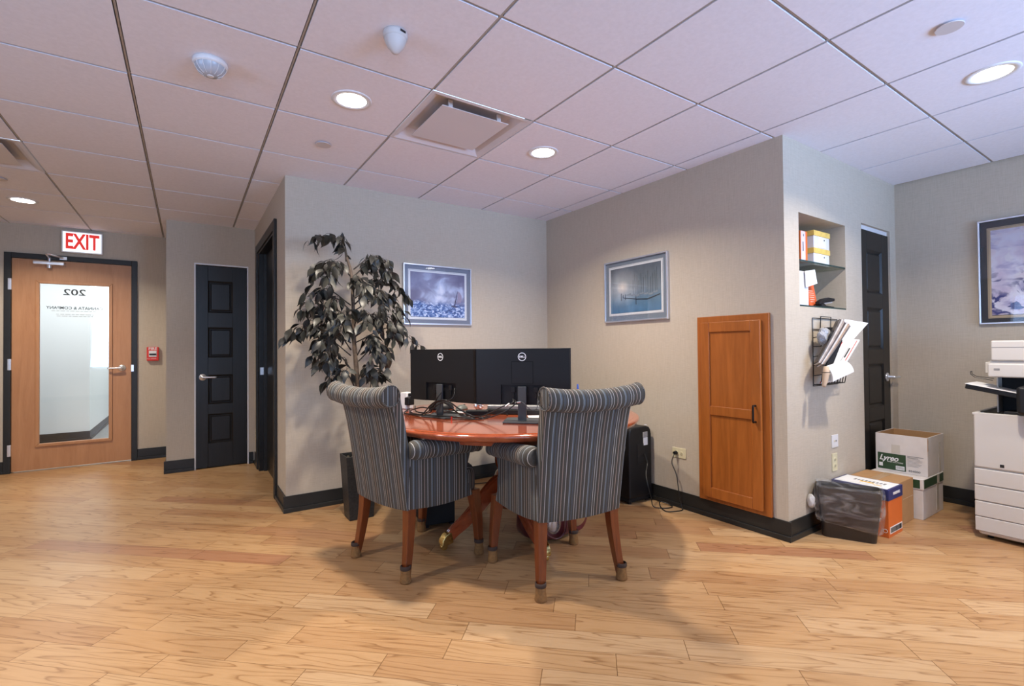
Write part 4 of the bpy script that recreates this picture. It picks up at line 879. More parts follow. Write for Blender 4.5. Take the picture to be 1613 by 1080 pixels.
BR = [[(1.13, 0.62, 1.77), (1.11, 0.62, 1.88), (1.02, 0.62, 1.92), (0.94, 0.62, 1.92), (0.88, 0.62, 1.85)], [(1.14, 0.62, 1.78), (1.13, 0.65, 1.89), (1.11, 0.67, 1.97)], [(1.18, 0.62, 1.72), (1.29, 0.58, 1.81), (1.37, 0.53, 1.78), (1.41, 0.52, 1.67)], [(1.18, 0.62, 1.67), (1.3, 0.67, 1.78), (1.37, 0.72, 1.77), (1.4, 0.74, 1.68)], [(1.16, 0.62, 1.72), (1.03, 0.64, 1.76), (0.98, 0.66, 1.72), (0.94, 0.67, 1.63)], [(1.16, 0.62, 1.67), (1.05, 0.54, 1.74), (0.97, 0.46, 1.68), (1.0, 0.44, 1.61)], [(1.19, 0.62, 1.52), (1.39, 0.66, 1.67), (1.52, 0.71, 1.64), (1.6, 0.72, 1.54)], [(1.18, 0.62, 1.43), (1.36, 0.57, 1.54), (1.45, 0.52, 1.45), (1.51, 0.5, 1.37)], [(1.18, 0.62, 1.47), (1.28, 0.53, 1.58), (1.32, 0.45, 1.51), (1.33, 0.42, 1.42)], [(1.16, 0.62, 1.47), (1.0, 0.6, 1.57), (0.9, 0.58, 1.52), (0.85, 0.57, 1.39)], [(1.16, 0.62, 1.36), (1.03, 0.67, 1.47), (0.94, 0.72, 1.41), (0.9, 0.74, 1.3)], [(1.16, 0.62, 1.43), (1.04, 0.52, 1.5), (0.96, 0.43, 1.43), (0.93, 0.4, 1.32)], [(1.16, 0.62, 1.21), (0.94, 0.62, 1.31), (0.84, 0.62, 1.3), (0.77, 0.62, 1.24)], [(1.19, 0.62, 1.21), (1.43, 0.64, 1.32), (1.56, 0.66, 1.28), (1.68, 0.67, 1.18)], [(1.19, 0.62, 1.25), (1.3, 0.54, 1.38), (1.39, 0.46, 1.32), (1.41, 0.44, 1.23)], [(1.16, 0.62, 1.12), (1.03, 0.66, 1.23), (0.97, 0.69, 1.18), (0.94, 0.7, 1.09)], [(1.16, 0.62, 1.16), (1.04, 0.52, 1.29), (0.97, 0.43, 1.23), (0.97, 0.4, 1.12)], [(1.17, 0.62, 1.01), (1.08, 0.6, 1.12), (0.99, 0.58, 1.1), (0.95, 0.57, 1.04)], [(1.21, 0.62, 1.08), (1.31, 0.58, 1.18), (1.38, 0.53, 1.14), (1.37, 0.52, 1.04)], [(1.2, 0.62, 1.12), (1.25, 0.52, 1.25), (1.26, 0.43, 1.2), (1.26, 0.4, 1.1)], [(1.19, 0.62, 0.89), (1.12, 0.6, 1.01), (1.05, 0.58, 0.99), (1.03, 0.57, 0.94)], [(1.21, 0.62, 0.92), (1.29, 0.64, 1.01), (1.36, 0.66, 0.98), (1.42, 0.67, 0.97)], [(1.2, 0.62, 0.94), (1.24, 0.56, 1.05), (1.26, 0.49, 1.01), (1.27, 0.47, 0.93)], [(1.17, 0.62, 1.3), (1.1, 0.5, 1.42), (1.04, 0.38, 1.35), (1.02, 0.34, 1.26)], [(1.18, 0.62, 1.52), (1.16, 0.51, 1.64), (1.18, 0.4, 1.6), (1.2, 0.37, 1.52)], [(1.18, 0.62, 1.32), (1.2, 0.5, 1.42), (1.21, 0.38, 1.37), (1.17, 0.34, 1.29)], [(1.18, 0.62, 1.38), (1.08, 0.71, 1.39), (1.02, 0.79, 1.26), (1.0, 0.82, 1.19)], [(1.19, 0.62, 1.38), (1.38, 0.72, 1.42), (1.51, 0.81, 1.4), (1.57, 0.84, 1.31)]]
def leaf(bm, base, dirn, side, L_, W_):
    """pointed oval leaf folded along its midrib, drooping from base along dirn"""
    dirn = dirn.normalized(); side = (side - dirn * side.dot(dirn)).normalized(); nn = dirn.cross(side)
    st = [(0.0, 0.0), (0.10, 0.45), (0.28, 0.95), (0.45, 1.0), (0.68, 0.62), (0.86, 0.2), (1.0, 0.0)]; mid = []; lf = []; rg = []
    for u, ww in st:
        p = base + dirn * (L_ * u) + nn * (0.10 * L_ * math.sin(PI * u)); mid.append(bm.verts.new(p))
        if ww > 0: lf.append(bm.verts.new(p + side * (W_ * ww) + nn * 0.18 * W_ * ww)); rg.append(bm.verts.new(p - side * (W_ * ww) + nn * 0.18 * W_ * ww))
    for sd in (lf, rg):
        bm.faces.new((mid[0], mid[1], sd[0]))
        for i in range(len(sd) - 1): bm.faces.new((mid[i + 1], mid[i + 2], sd[i + 1], sd[i]))
        bm.faces.new((mid[-2], mid[-1], sd[-1]))
LEAFM = []
for i, c in enumerate(((0.012, 0.012, 0.010), (0.030, 0.030, 0.024), (0.075, 0.074, 0.062))): LEAFM.append(mat('grey_leaf_%d' % i, c, 0.42, var=0.4, vscale=14))
rnd = random.Random(11)
bb = bmesh.new(); LB = [bmesh.new() for _ in range(3)]
def ms(i): return LB[i]
for bi, br in enumerate(BR):
    P = crom([Vector(p) - o_ for p in br], 6); n = len(P)
    tube_(bb, P, [0.0050 - 0.0035 * i / (n - 1) for i in range(n)], 6)
    tot = sum((P[i + 1] - P[i]).length for i in range(n - 1)); cnt = int(12 + tot * 46)
    if bi < 2: cnt = int(cnt * 0.62)
    for k in range(cnt):
        u = (0.22 + 0.78 * (k + rnd.random()) / cnt) * (n - 1); i = min(int(u), n - 2); p = P[i].lerp(P[i + 1], u - i); td = (P[i + 1] - P[i]).normalized()
        sd = Vector((rnd.uniform(-1, 1), rnd.uniform(-1, 1), rnd.uniform(-0.3, 0.3))).normalized()
        tw = p + sd * rnd.uniform(0.015, 0.05) + Vector((0, 0, rnd.uniform(-0.01, 0.02)))
        tube_(bb, [p, (p + tw) / 2 + Vector((0, 0, 0.008)), tw], 0.0012, 4)
        d_ = (sd * rnd.uniform(0.25, 0.9) + td * 0.35 + Vector((0, 0, -rnd.uniform(0.45, 1.1)))); s2 = Vector((rnd.uniform(-1, 1), rnd.uniform(-1, 1), rnd.uniform(-0.35, 0.35)))
        if tw.y + o_.y > 0.93: tw.y = 0.93 - o_.y; d_.y = -abs(d_.y)
        lsz = rnd.uniform(0.065, 0.105)
        e = tw + d_.normalized() * lsz
        if e.y + o_.y > 0.985: d_.y = -abs(d_.y)
        r_ = rnd.random(); leaf(LB[0 if r_ < 0.5 else (1 if r_ < 0.85 else 2)], tw, d_, s2, lsz, lsz * rnd.uniform(0.20, 0.28))
obj('branches', bb, mat('twig_dark', (0.05, 0.042, 0.034), 0.8), t, smooth=True, stuff=True)
for i, (b_, nm) in enumerate(zip(LB, ('leaves_dark', 'leaves_grey', 'leaves_pale'))):
    o = obj('foliage', b_, LEAFM[i], t, smooth=True, stuff=True); o['label'] = ('near-black leaves', 'dark grey-green leaves', 'paler silvery grey leaves')[i]

# ------------------------------------------------------------------ under and beside the table
t = thing('computer_tower', 'black computer tower on the floor behind the left armchair', 'computer', (1.62, 0.30, 0), math.radians(-8))
obj('case', B((-0.105, 0.105, -0.16, 0.20, 0.012, 0.36)), BLACKM, t, bevel=0.006)
for sx in (-1, 1):
    for sy in (-0.14, 0.16): obj('foot', B((sx * 0.085 - 0.015, sx * 0.085 + 0.015, sy - 0.02, sy + 0.02, 0, 0.012)), BLACK, t)
t = thing('paper_shredder', 'tall black paper shredder on low feet against the cabinet wall', 'shredder', (2.915, -0.295, 0))
bm = bmesh.new(); prof = [(0, 0.045), (0.245, 0.045), (0.245, 0.50), (0.238, 0.535), (0.222, 0.558), (0.19, 0.566), (0.05, 0.566), (0.02, 0.560), (0.005, 0.54), (0, 0.51)]
prism_(bm, prof, 0.42); obj('body', bm, BLACK, t, bevel=0.012, seg=3)
obj('lower_plinth', B((0.015, 0.235, 0.02, 0.41, 0.012, 0.045)), BLACKM, t)
for x in (0.03, 0.215):
    for y in (0.03, 0.39):
        bm = bmesh.new(); lathe_(bm, [(0, 0), (0.014, 0), (0.016, 0.018), (0, 0.02)], 14, T(x, y, 0)); obj('foot', bm, BLACK, t)
obj('rear_recess', B((0.085, 0.165, -0.003, 0.0, 0.285, 0.44)), mat('recess_black', (0.004, 0.004, 0.004), 0.6), t, bevel=0.001)
for z in (0.295, 0.34): obj('recess_rib', B((0.09, 0.16, -0.005, -0.003, z, z + 0.004)), BLACK, t)
obj('top_slot', B((0.03, 0.215, 0.12, 0.30, 0.566, 0.569)), BLACKM, t)
l_ = obj('rating_label', B((0.148, 0.196, -0.004, 0.0, 0.485, 0.524)), mat('label_grey', (0.45, 0.42, 0.38), 0.5), t); l_['label'] = 'grey rating label'
l_ = obj('barcode_label', B((0.152, 0.196, -0.004, 0.0, 0.425, 0.482)), PAPER, t); l_['label'] = 'white sticker'
bm = bmesh.new()
for k in range(5): box_(bm, 0.152, 0.192, -0.0045, -0.0035, 0.489 + k * 0.007, 0.491 + k * 0.007)
obj('label_text', bm, GREYINK, l_)
bm = bmesh.new(); lathe_(bm, [(0, 0), (0.011, 0), (0.012, -0.003), (0, -0.004)], 14, T(0.192, 0.012, 0.5715) @ RX(PI)); obj('wheel_button', bm, WHITE, t)
zf = 0.005
cord = [(3.075, -0.300, 0.36), (3.07, -0.33, 0.30), (3.02, -0.36, 0.24), (2.985, -0.40, 0.18), (3.00, -0.42, 0.08), (3.01, -0.43, 0.015), (3.05, -0.47, zf), (3.10, -0.50, zf), (3.15, -0.48, zf), (3.13, -0.40, 0.02), (3.07, -0.44, 0.012), (3.02, -0.53, zf), (3.07, -0.57, zf), (3.14, -0.58, zf), (3.155, -0.56, 0.03), (3.150, -0.545, 0.12), (3.145, -0.53, 0.24), (3.135, -0.50, 0.32), (3.142, -0.507, 0.37), (3.16, -0.507, 0.393)]
_pc = cable('power_cord', cord, 0.0036, 'black power cord looping on the floor from the shredder to the wall outlet', group='cords on the floor')
_pc.parent = t; _pc.location = (-2.915, 0.295, 0)
for k_ in ('category', 'group', 'label'): del _pc[k_]
bm = bmesh.new(); tube_(bm, [(3.150, -0.507, 0.393), (3.1745, -0.507, 0.393)], [0.011, 0.015], 12); _pp = obj('plug', bm, BLACK, t); _pp.location = (-2.915, 0.295, 0)
cable('floor_cable', [(2.78, 0.55, zf), (2.6, 0.75, zf), (2.2, 0.88, zf), (1.9, 0.90, zf), (1.65, 0.82, zf)], 0.004, 'black cord on the floor along the wall behind the table', group='cords on the floor')
# handbag
t = thing('handbag', 'burgundy leather handbag with silver patch lying on the floor behind the right armchair', 'bag', (2.06, -0.405, 0), math.radians(-8))
BURG = mat('burgundy_leather', (0.085, 0.012, 0.018), 0.28, bump=0.2, bscale=120, coat=0.4)
bm = bmesh.new(); bmesh.ops.create_cube(bm, size=1.0); bmesh.ops.subdivide_edges(bm, edges=bm.edges, cuts=7, use_grid_fill=True)
for v in bm.verts:
    x, y, z = [c * 2 for c in v.co]; L_ = (abs(x) ** 4 + abs(y) ** 4 + abs(z) ** 4) ** 0.25; k = max(abs(x), abs(y), abs(z)) / L_
    v.co = (x * k * 0.19, y * k * (0.085 - 0.02 * z), 0.092 + z * k * 0.092 - 0.010 * math.cos(3 * x))
mz = min(v.co.z for v in bm.verts); bmesh.ops.translate(bm, vec=(0, 0, -mz + 0.001), verts=bm.verts); obj('bag_body', bm, BURG, t, smooth=True)
bm = bmesh.new(); bmesh.ops.create_uvsphere(bm, u_segments=24, v_segments=14, radius=1)
for v in bm.verts: v.co = (v.co.x * 0.05 + 0.0, v.co.y * 0.020 - 0.088, v.co.z * 0.062 + 0.105)
o = obj('silver_patch', bm, mat('silver_leather', (0.62, 0.60, 0.60), 0.22, metal=0.8), t, smooth=True); o['label'] = 'shiny silver oval panel'
bm = bmesh.new()
tube_(bm, crom([(-0.10, -0.09, 0.13), (-0.06, -0.115, 0.06), (0.0, -0.125, 0.03), (0.06, -0.118, 0.06), (0.09, -0.09, 0.13)], 6), 0.005, 8); obj('piped_seam', bm, BURG, t, smooth=True)
bm = bmesh.new(); pts = crom([(0.15, -0.06, 0.03), (0.23, -0.05, 0.045), (0.31, 0.02, 0.07), (0.315, 0.05, 0.10), (0.27, 0.05, 0.13), (0.17, 0.02, 0.16), (0.12, 0.0, 0.175)], 6)
for i in range(len(pts) - 1):
    a, b_ = pts[i], pts[i + 1]; vs = [bm.verts.new(a + Vector((0, 0, -0.014))), bm.verts.new(b_ + Vector((0, 0, -0.014))), bm.verts.new(b_ + Vector((0, 0, 0.014))), bm.verts.new(a + Vector((0, 0, 0.014)))]; bm.faces.new(vs)
bmesh.ops.remove_doubles(bm, verts=bm.verts, dist=1e-5); o = obj('shoulder_strap', bm, mat('strap_burgundy', (0.12, 0.018, 0.022), 0.45), t); sm = o.modifiers.new('solid', 'SOLIDIFY'); sm.thickness = 0.003
# office chair on the far side
t = thing('office_chair', 'black rolling office chair mostly hidden behind the right armchair and table', 'chair', (2.44, 0.33, 0), math.radians(160))
for k in range(5):
    a = 2 * PI * k / 5 + 0.30; bm = bmesh.new(); tube_(bm, [(0.03 * math.cos(a), 0.03 * math.sin(a), 0.11), (0.28 * math.cos(a), 0.28 * math.sin(a), 0.075)], [0.022, 0.014], 8); sp_ = obj('base_spoke', bm, BLACK, t)
    bm = bmesh.new(); cxx, cyy = 0.285 * math.cos(a), 0.285 * math.sin(a)
    for q in (-0.016, 0.016): lathe_(bm, [(0, -0.008), (0.024, -0.008), (0.026, 0), (0.024, 0.008), (0, 0.008)], 16, T(cxx, cyy, 0.0262) @ RZ(a + 0.5) @ T(0, q, 0) @ RX(PI / 2))
    tube_(bm, [(cxx, cyy, 0.03), (cxx, cyy, 0.08)], 0.008, 8); obj('caster', bm, BLACK, sp_)
bm = bmesh.new(); tube_(bm, [(0, 0, 0.10), (0, 0, 0.40)], [0.03, 0.022], 14); obj('gas_post', bm, BLACK, t)
obj('seat', B((-0.235, 0.235, -0.23, 0.23, 0.40, 0.47)), BLACKM, t, bevel=0.03, seg=4)
obj('backrest', B((-0.21, 0.21, -0.30, -0.25, 0.54, 0.80)), BLACKM, t, bevel=0.02, seg=3)
obj('back_bracket', B((-0.03, 0.03, -0.33, -0.30, 0.38, 0.62), (-0.03, 0.03, -0.31, -0.1, 0.375, 0.40)), BLACK, t)

# ------------------------------------------------------------------ bin and boxes
t = thing('waste_bin', 'dark brown plastic waste bin with a clear liner bag beside the orange box', 'bin', (3.545, -1.462, 0), math.radians(-64))
def rrect(a, b, r, n=6):
    out = []
    for cx_, cy_, a0 in ((a - r, b - r, 0), (-a + r, b - r, 90), (-a + r, -b + r, 180), (a - r, -b + r, 270)):
        for k in range(n + 1):
            an = math.radians(a0 + 90 * k / n); out.append((cx_ + r * math.cos(an), cy_ + r * math.sin(an)))
    return out
def loft_(bm, rings, cap0=True, cap1=False):
    R = [[bm.verts.new(p) for p in r] for r in rings]; n = len(R[0])
    for u, v in zip(R, R[1:]):
        for k in range(n): bm.faces.new((u[k], u[(k + 1) % n], v[(k + 1) % n], v[k]))
    if cap0: bm.faces.new(R[0][::-1])
    if cap1: bm.faces.new(R[-1])
bm = bmesh.new()
loft_(bm, [[(x, y, 0) for x, y in rrect(0.135, 0.055, 0.03)], [(x, y, 0.30) for x, y in rrect(0.165, 0.080, 0.035)], [(x, y, 0.305) for x, y in rrect(0.162, 0.077, 0.033)], [(x, y, 0.30) for x, y in rrect(0.160, 0.075, 0.032)], [(x, y, 0.01) for x, y in rrect(0.130, 0.052, 0.03)]], True, True)
obj('bin_body', bm, mat('bin_brown', (0.022, 0.016, 0.014), 0.3), t, smooth=False, bevel=0.0)
rn = random.Random(5)
def linermat():
    m = bpy.data.materials.new('clear_liner'); m.use_nodes = True; N, L = nodes(m); b = N['Principled BSDF']; out = N['Material Output']
    b.inputs['Base Color'].default_value = (0.78, 0.76, 0.74, 1); b.inputs['Roughness'].default_value = 0.18
    tr_ = N.new('ShaderNodeBsdfTransparent'); tc = N.new('ShaderNodeTexCoord'); n = N.new('ShaderNodeTexNoise'); n.inputs['Scale'].default_value = 5; n.inputs['Distortion'].default_value = 1.6; n.inputs['Detail'].default_value = 4; mp_ = N.new('ShaderNodeMapping'); mp_.inputs['Scale'].default_value = (1, 1, 3.2); mp_.inputs['Rotation'].default_value = (0, 0.35, 0); L.new(tc.outputs['Object'], mp_.inputs[0]); L.new(mp_.outputs[0], n.inputs['Vector'])
    bp = N.new('ShaderNodeBump'); bp.inputs['Strength'].default_value = 1.0; bp.inputs['Distance'].default_value = 0.03; L.new(n.outputs[0], bp.inputs['Height']); L.new(bp.outputs[0], b.inputs['Normal'])
    f = N.new('ShaderNodeMapRange'); f.inputs[1].default_value = 0.46; f.inputs[2].default_value = 0.72; f.inputs[3].default_value = 0.05; f.inputs[4].default_value = 0.34; L.new(n.outputs[0], f.inputs[0])
    mx = N.new('ShaderNodeMixShader'); L.new(f.outputs[0], mx.inputs[0]); L.new(tr_.outputs[0], mx.inputs[1]); L.new(b.outputs[0], mx.inputs[2]); L.new(mx.outputs[0], out.inputs[0]); return m
LIN = linermat(); bm = bmesh.new(); rg = []
for z, gx, gy, w_ in ((0.055, 0.012, 0.012, 0.004), (0.07, 0.018, 0.018, 0.006), (0.12, 0.020, 0.016, 0.008), (0.18, 0.018, 0.016, 0.008), (0.24, 0.014, 0.012, 0.006), (0.29, 0.010, 0.010, 0.005), (0.318, 0.004, 0.004, 0.003), (0.312, -0.008, -0.008, 0.003), (0.24, -0.014, -0.012, 0.004), (0.12, -0.02, -0.015, 0.004)):
    a = 0.135 + 0.03 * z / 0.3 + gx; b_ = 0.055 + 0.025 * z / 0.3 + gy; pts = rrect(a, b_, 0.035, 10); n = len(pts)
    rg.append([(x * (1 + w_ / a * math.sin(k * 1.7 + z * 20)), y * (1 + w_ / b_ * math.sin(k * 2.3 + z * 31)), z + (0.05 * (0.5 - x / 0.3) if z < 0.06 else (0.03 * (0.5 - x / 0.3) if z < 0.08 else 0)) + 0.004 * math.sin(k * 1.3)) for k, (x, y) in enumerate(pts)])
loft_(bm, rg, False, False); o = obj('liner_bag', bm, LIN, t, smooth=True); o['label'] = 'clear crinkled plastic liner folded over the rim'
bm = bmesh.new(); bmesh.ops.create_icosphere(bm, subdivisions=3, radius=1)
for v in bm.verts:
    k = rn.uniform(0.8, 1.15); v.co = (-0.19 + v.co.x * 0.022 * k, -0.055 + v.co.y * 0.020 * k, 0.205 + v.co.z * 0.042 * k)
obj('bag_knot', bm, mat('bag_white', (0.62, 0.60, 0.58), 0.4), t, smooth=True)

def carton(name, label, x0, x1, y0, y1, z0, z1, m_, group='boxes stacked beside the narrow door', lid=None, open_=False):
    t = thing(name, label, 'box', ((x0 + x1) / 2, (y0 + y1) / 2, z0), group=group); a, b_, h = (x1 - x0) / 2, (y1 - y0) / 2, z1 - z0
    return t, a, b_, h
t, a, b_, h = carton('orange_box', 'narrow orange carton with navy band and white top behind the waste bin', 3.714, 3.932, -1.612, -1.300, 0, 0.29, ORANGE)
obj('carton_body', B((-a + 0.003, a - 0.003, -b_ + 0.003, b_ - 0.003, 0, 0.225)), ORANGE, t, bevel=0.002)
ld = obj('carton_lid', B((-a, a, -b_, b_, 0.222, 0.289)), NAVY, t, bevel=0.002)
obj('white_top', B((-a + 0.012, a - 0.012, -b_ + 0.012, b_ - 0.012, 0.289, 0.2902)), PAPER, ld)
obj('tape_mark', B((-0.02, 0.0, -b_ * 0.3, b_ * 0.2, 0.2902, 0.2908), (-0.05, -0.035, -b_ * 0.62, -b_ * 0.35, 0.2902, 0.2908)), YEL, ld)
bm = bmesh.new()
for k in range(9): box_(bm, 0.0, 0.035, -0.10 + k * 0.020, -0.09 + k * 0.020 + 0.002, 0.2902, 0.2907)
obj('top_print', bm, GREYINK, ld)
text('side_lettering', 'MARSHALL', 0.022, T(0.012, -b_ - 0.0005, 0.257), PAPER, ld, bold=0.0008)
obj('barcode', B((-a + 0.02, a - 0.012, -b_ + 0.0015, -b_ + 0.0035, 0.022, 0.062)), PAPER, t)
bm = bmesh.new(); x = -a + 0.028
while x < a - 0.022:
    w_ = rn.uniform(0.0015, 0.005); box_(bm, x, x + w_, -b_ + 0.0008, -b_ + 0.0016, 0.027, 0.057); x += w_ + rn.uniform(0.0015, 0.004)
obj('barcode_lines', bm, INK, t)
bm = bmesh.new(); M_ = T(-a + 0.0022, 0, 0) @ RZ(-PI / 2)
for (cx_, cz_) in ((0.135, 0.04), (0.165 - 0.09, 0.05)): lathe_(bm, [(0.009, 0), (0.012, 0), (0.012, 0.0008), (0.009, 0.0008)], 20, T(-a + 0.0030, -cx_, cz_) @ RY(-PI / 2))
box_(bm, -a + 0.0022, -a + 0.0031, -0.115, -0.085, 0.105, 0.110); box_(bm, -a + 0.0022, -a + 0.0031, -0.11, -0.105, 0.088, 0.108)
obj('printed_symbols', bm, PAPER, t)
t, a, b_, h = carton('kraft_box', 'plain brown cardboard box between the orange carton and the white cartons', 3.938, 4.243, -1.572, -1.305, 0, 0.278, CARD)
obj('carton_body', B((-a, a, -b_, b_, 0, 0.278)), CARD, t, bevel=0.003)
obj('packing_tape', B((-a - 0.0006, a + 0.0006, -0.025, 0.025, 0.2, 0.2788), (-a * 0.2, a + 0.0006, -b_ - 0.0006, -b_ + 0.001, 0.160, 0.164)), mat('tape_tan', (0.46, 0.29, 0.15), 0.3), t)
def paperbox(t, a, b_, h):
    pass
t, a, b_, h = carton('paper_carton', 'closed white carton with green-banded lid, bottom of the stack by the narrow door', 4.256, 4.655, -1.622, -1.312, 0, 0.268, CARDW)
obj('carton_body', B((-a + 0.004, a - 0.004, -b_ + 0.004, b_ - 0.004, 0, 0.20)), CARDW, t, bevel=0.003)
ld = obj('carton_lid', B((-a, a, -b_, b_, 0.198, 0.267)), CARDW, t, bevel=0.003)
o = obj('green_band', B((-a + 0.012, a - 0.01, -b_ - 0.0008, -b_ + 0.002, 0.206, 0.262), (-a - 0.0008, -a + 0.002, -b_ + 0.018, b_ - 0.02, 0.206, 0.262)), GREEN, ld)
obj('packing_tape', B((0.06, 0.105, -b_ - 0.0012, -b_ + 0.001, 0.205, 0.262), (0.06, 0.105, -b_ + 0.002, -b_ + 0.005, 0.02, 0.2)), mat('tape_clear', (0.56, 0.52, 0.46), 0.2), t)
t, a, b_, h = carton('paper_carton', 'open white carton with green label, top of the stack by the narrow door', 4.360, 4.682, -1.618, -1.322, 0.2685, 0.532, CARDW)
bm = bmesh.new(); th = 0.006; h = 0.262
box_(bm, -a, a, -b_, -b_ + th, 0, h); box_(bm, -a, a, b_ - th, b_, 0, h); box_(bm, -a, -a + th, -b_ + th, b_ - th, 0, h); box_(bm, a - th, a, -b_ + th, b_ - th, 0, h); box_(bm, -a + th, a - th, -b_ + th, b_ - th, 0, th)
cb_ = obj('carton_body', bm, CARDW, t)
obj('brown_lining', B((-a + th, a - th, b_ - th - 0.001, b_ - th, th, h - 0.001), (a - th - 0.001, a - th, -b_ + th, b_ - th, th, h - 0.001), (-a + th, -a + th + 0.001, -b_ + th, b_ - th, th, h - 0.001), (-a + th, a - th, -b_ + th, -b_ + th + 0.001, th, h - 0.001)), CARD, cb_)
bm = bmesh.new(); prism_(bm, [(-a + 0.001, 0.17), (-a + 0.012, 0.175), (-a + 0.009, 0.21), (-a + 0.014, 0.24), (-a + 0.004, 0.262), (-a - 0.0005, 0.262), (-a - 0.0005, 0.14)], 0.0012, T(0, -b_ - 0.0011, 0)); obj('torn_corner', bm, CARD, cb_)['label'] = 'torn corner showing brown card'
# green label on the -x face
M_ = T(-a, 0, 0) @ RZ(-PI / 2)     # local x -> -y, facing -x
bm = B((-b_ + 0.012, 0.028, -0.0010, 0.0, 0.012, 0.125)); bmesh.ops.transform(bm, matrix=M_, verts=bm.verts); gl = obj('green_label', bm, GREEN, cb_)
text('label_lettering', 'Lyreo', 0.052, M_ @ T(-0.072, -0.0012, 0.090), PAPER, gl, bold=0.0014, shear=0.35, sx=0.9)
text('label_subline', 'PAPER SOLUTIONS', 0.011, M_ @ T(-0.035, -0.0012, 0.066), PAPER, gl, shear=0.2)
bm = B((-b_ + 0.02, -b_ + 0.042, -0.0016, -0.001, 0.03, 0.055), (-0.03, 0.02, -0.0016, -0.001, 0.018, 0.045)); bmesh.ops.transform(bm, matrix=M_, verts=bm.verts); obj('label_stickers', bm, PAPER, gl)
bm = bmesh.new(); x = -0.027
while x < 0.016:
    w_ = rn.uniform(0.001, 0.003); box_(bm, x, x + w_, -0.0021, -0.0016, 0.022, 0.042); x += w_ + 0.002
for k in range(7): box_(bm, 0.036, 0.036 + rn.uniform(0.05, 0.085), -0.0008, 0.0, 0.105 - k * 0.0085, 0.107 - k * 0.0085)
for k in range(2): box_(bm, 0.036, 0.036 + 0.09 - 0.03 * k, -0.0008, 0.0, 0.120 - k * 0.009, 0.124 - k * 0.009)
bmesh.ops.transform(bm, matrix=M_, verts=bm.verts); obj('small_print', bm, GREYINK, cb_)
text('stock_number', '834000', 0.018, M_ @ T(0.075, -0.0008, 0.022), GREYINK, cb_, bold=0.0006, sx=1.2)
bm = B((-0.055, -0.005, -0.0006, 0.0, 0.13, 0.19)); bmesh.ops.transform(bm, matrix=M_, verts=bm.verts); obj('clear_tape', bm, mat('tape_clear'), cb_)
obj('packing_tape', B((0.055, 0.10, -b_ - 0.0008, -b_ + 0.001, 0.0, 0.21)), mat('tape_clear'), cb_)

# ------------------------------------------------------------------ niche shelves and contents
SHW = B((nx0 + 0.001, nx1 - 0.001, YC + 0.004, -0.955, 1.688, 1.697)); t = thing('glass_shelf', 'upper glass shelf of the wall niche carrying the yellow-lidded boxes', 'shelf', (0, 0, 0), group='glass shelves in the niche')
obj('shelf_pane', SHW, SGLASS, t); obj('front_edge', B((nx0 + 0.001, nx1 - 0.001, YC + 0.0015, YC + 0.004, 1.688, 1.697)), SGLE, t)
t = thing('glass_shelf', 'bottom glass shelf of the wall niche under the stapler', 'shelf', (0, 0, 0), group='glass shelves in the niche')
obj('shelf_pane', B((nx0 + 0.001, nx1 - 0.001, YC + 0.004, -0.955, 1.406, 1.415)), SGLASS, t); obj('front_edge', B((nx0 + 0.001, nx1 - 0.001, YC + 0.0015, YC + 0.004, 1.406, 1.415)), SGLE, t)
YL = mat('yellow_lid', (0.80, 0.56, 0.14), 0.5, var=0.12, vscale=30); WB = mat('white_box_card', (0.72, 0.71, 0.74), 0.6)
zs = 1.6975
for z, lb, dxx in ((zs, 'white file box with yellow lid, lower of the two on the upper niche shelf', 0.0), (zs + 0.1165, 'white file box with yellow lid, upper of the two on the upper niche shelf', 0.003)):
    t = thing('lidded_box', lb, 'box', (3.785 + dxx, -1.125, z), group='yellow-lidded boxes in the niche')
    obj('box_body', B((-0.11, 0.11, -0.11, 0.11, 0, 0.085)), WB, t, bevel=0.002)
    ld = obj('box_lid', B((-0.114, 0.114, -0.114, 0.114, 0.080, 0.116)), YL, t, bevel=0.002)
    obj('front_card', B((-0.055, 0.055, -0.1125, -0.110, 0.005, 0.078)), PAPER, t); obj('card_mark', B((0.025, 0.037, -0.1135, -0.1125, 0.055, 0.064)), INK, t)
t = thing('orange_binder_box', 'tall white and orange carton standing left of the yellow-lidded boxes', 'box', (3.515, -1.15, zs), group='cartons in the niche')
obj('box_body', B((-0.045, 0.045, -0.10, 0.10, 0, 0.20)), ORANGE, t, bevel=0.002); obj('white_face', B((-0.040, 0.015, -0.1012, -0.10, 0.0, 0.197)), mat('lilac_card', (0.62, 0.56, 0.68), 0.6), t)
obj('face_print', B((-0.02, -0.012, -0.102, -0.1012, 0.07, 0.13), (-0.012, -0.005, -0.102, -0.1012, 0.165, 0.18)), INK, t)
zl = 1.4155
t = thing('envelope_box', 'white cardboard folder standing in the lower left of the niche', 'folder', (3.49, -1.17, zl), group='papers in the lower niche')
obj('folder_body', B((-0.075, 0.095, -0.07, 0.05, 0, 0.225)), WB, t, bevel=0.002)
bm = bmesh.new(); slab_(bm, [(-0.02, -0.082, 0.12), (0.13, -0.082, 0.155), (0.10, -0.082, 0.245), (-0.03, -0.082, 0.225)], 0.004); tag(obj('white_envelope', bm, PAPER), 'white envelope leaning against the folder in the lower niche', 'envelope')
bpy.data.objects['white_envelope'].location = (3.55, -1.17, zl + 0.0); bpy.data.objects['white_envelope'].parent = None
t = thing('orange_packet', 'orange printed packet leaning in the lower niche behind the stapler', 'packet', (3.665, -1.215, zl), group='papers in the lower niche')
bm = bmesh.new(); slab_(bm, [(-0.055, -0.02, 0.001), (0.055, -0.02, 0.001), (0.065, 0.01, 0.155), (-0.045, 0.01, 0.16)], 0.014); obj('packet_body', bm, mat('orange_packet_card', (0.72, 0.13, 0.04), 0.45), t)
bm = bmesh.new()
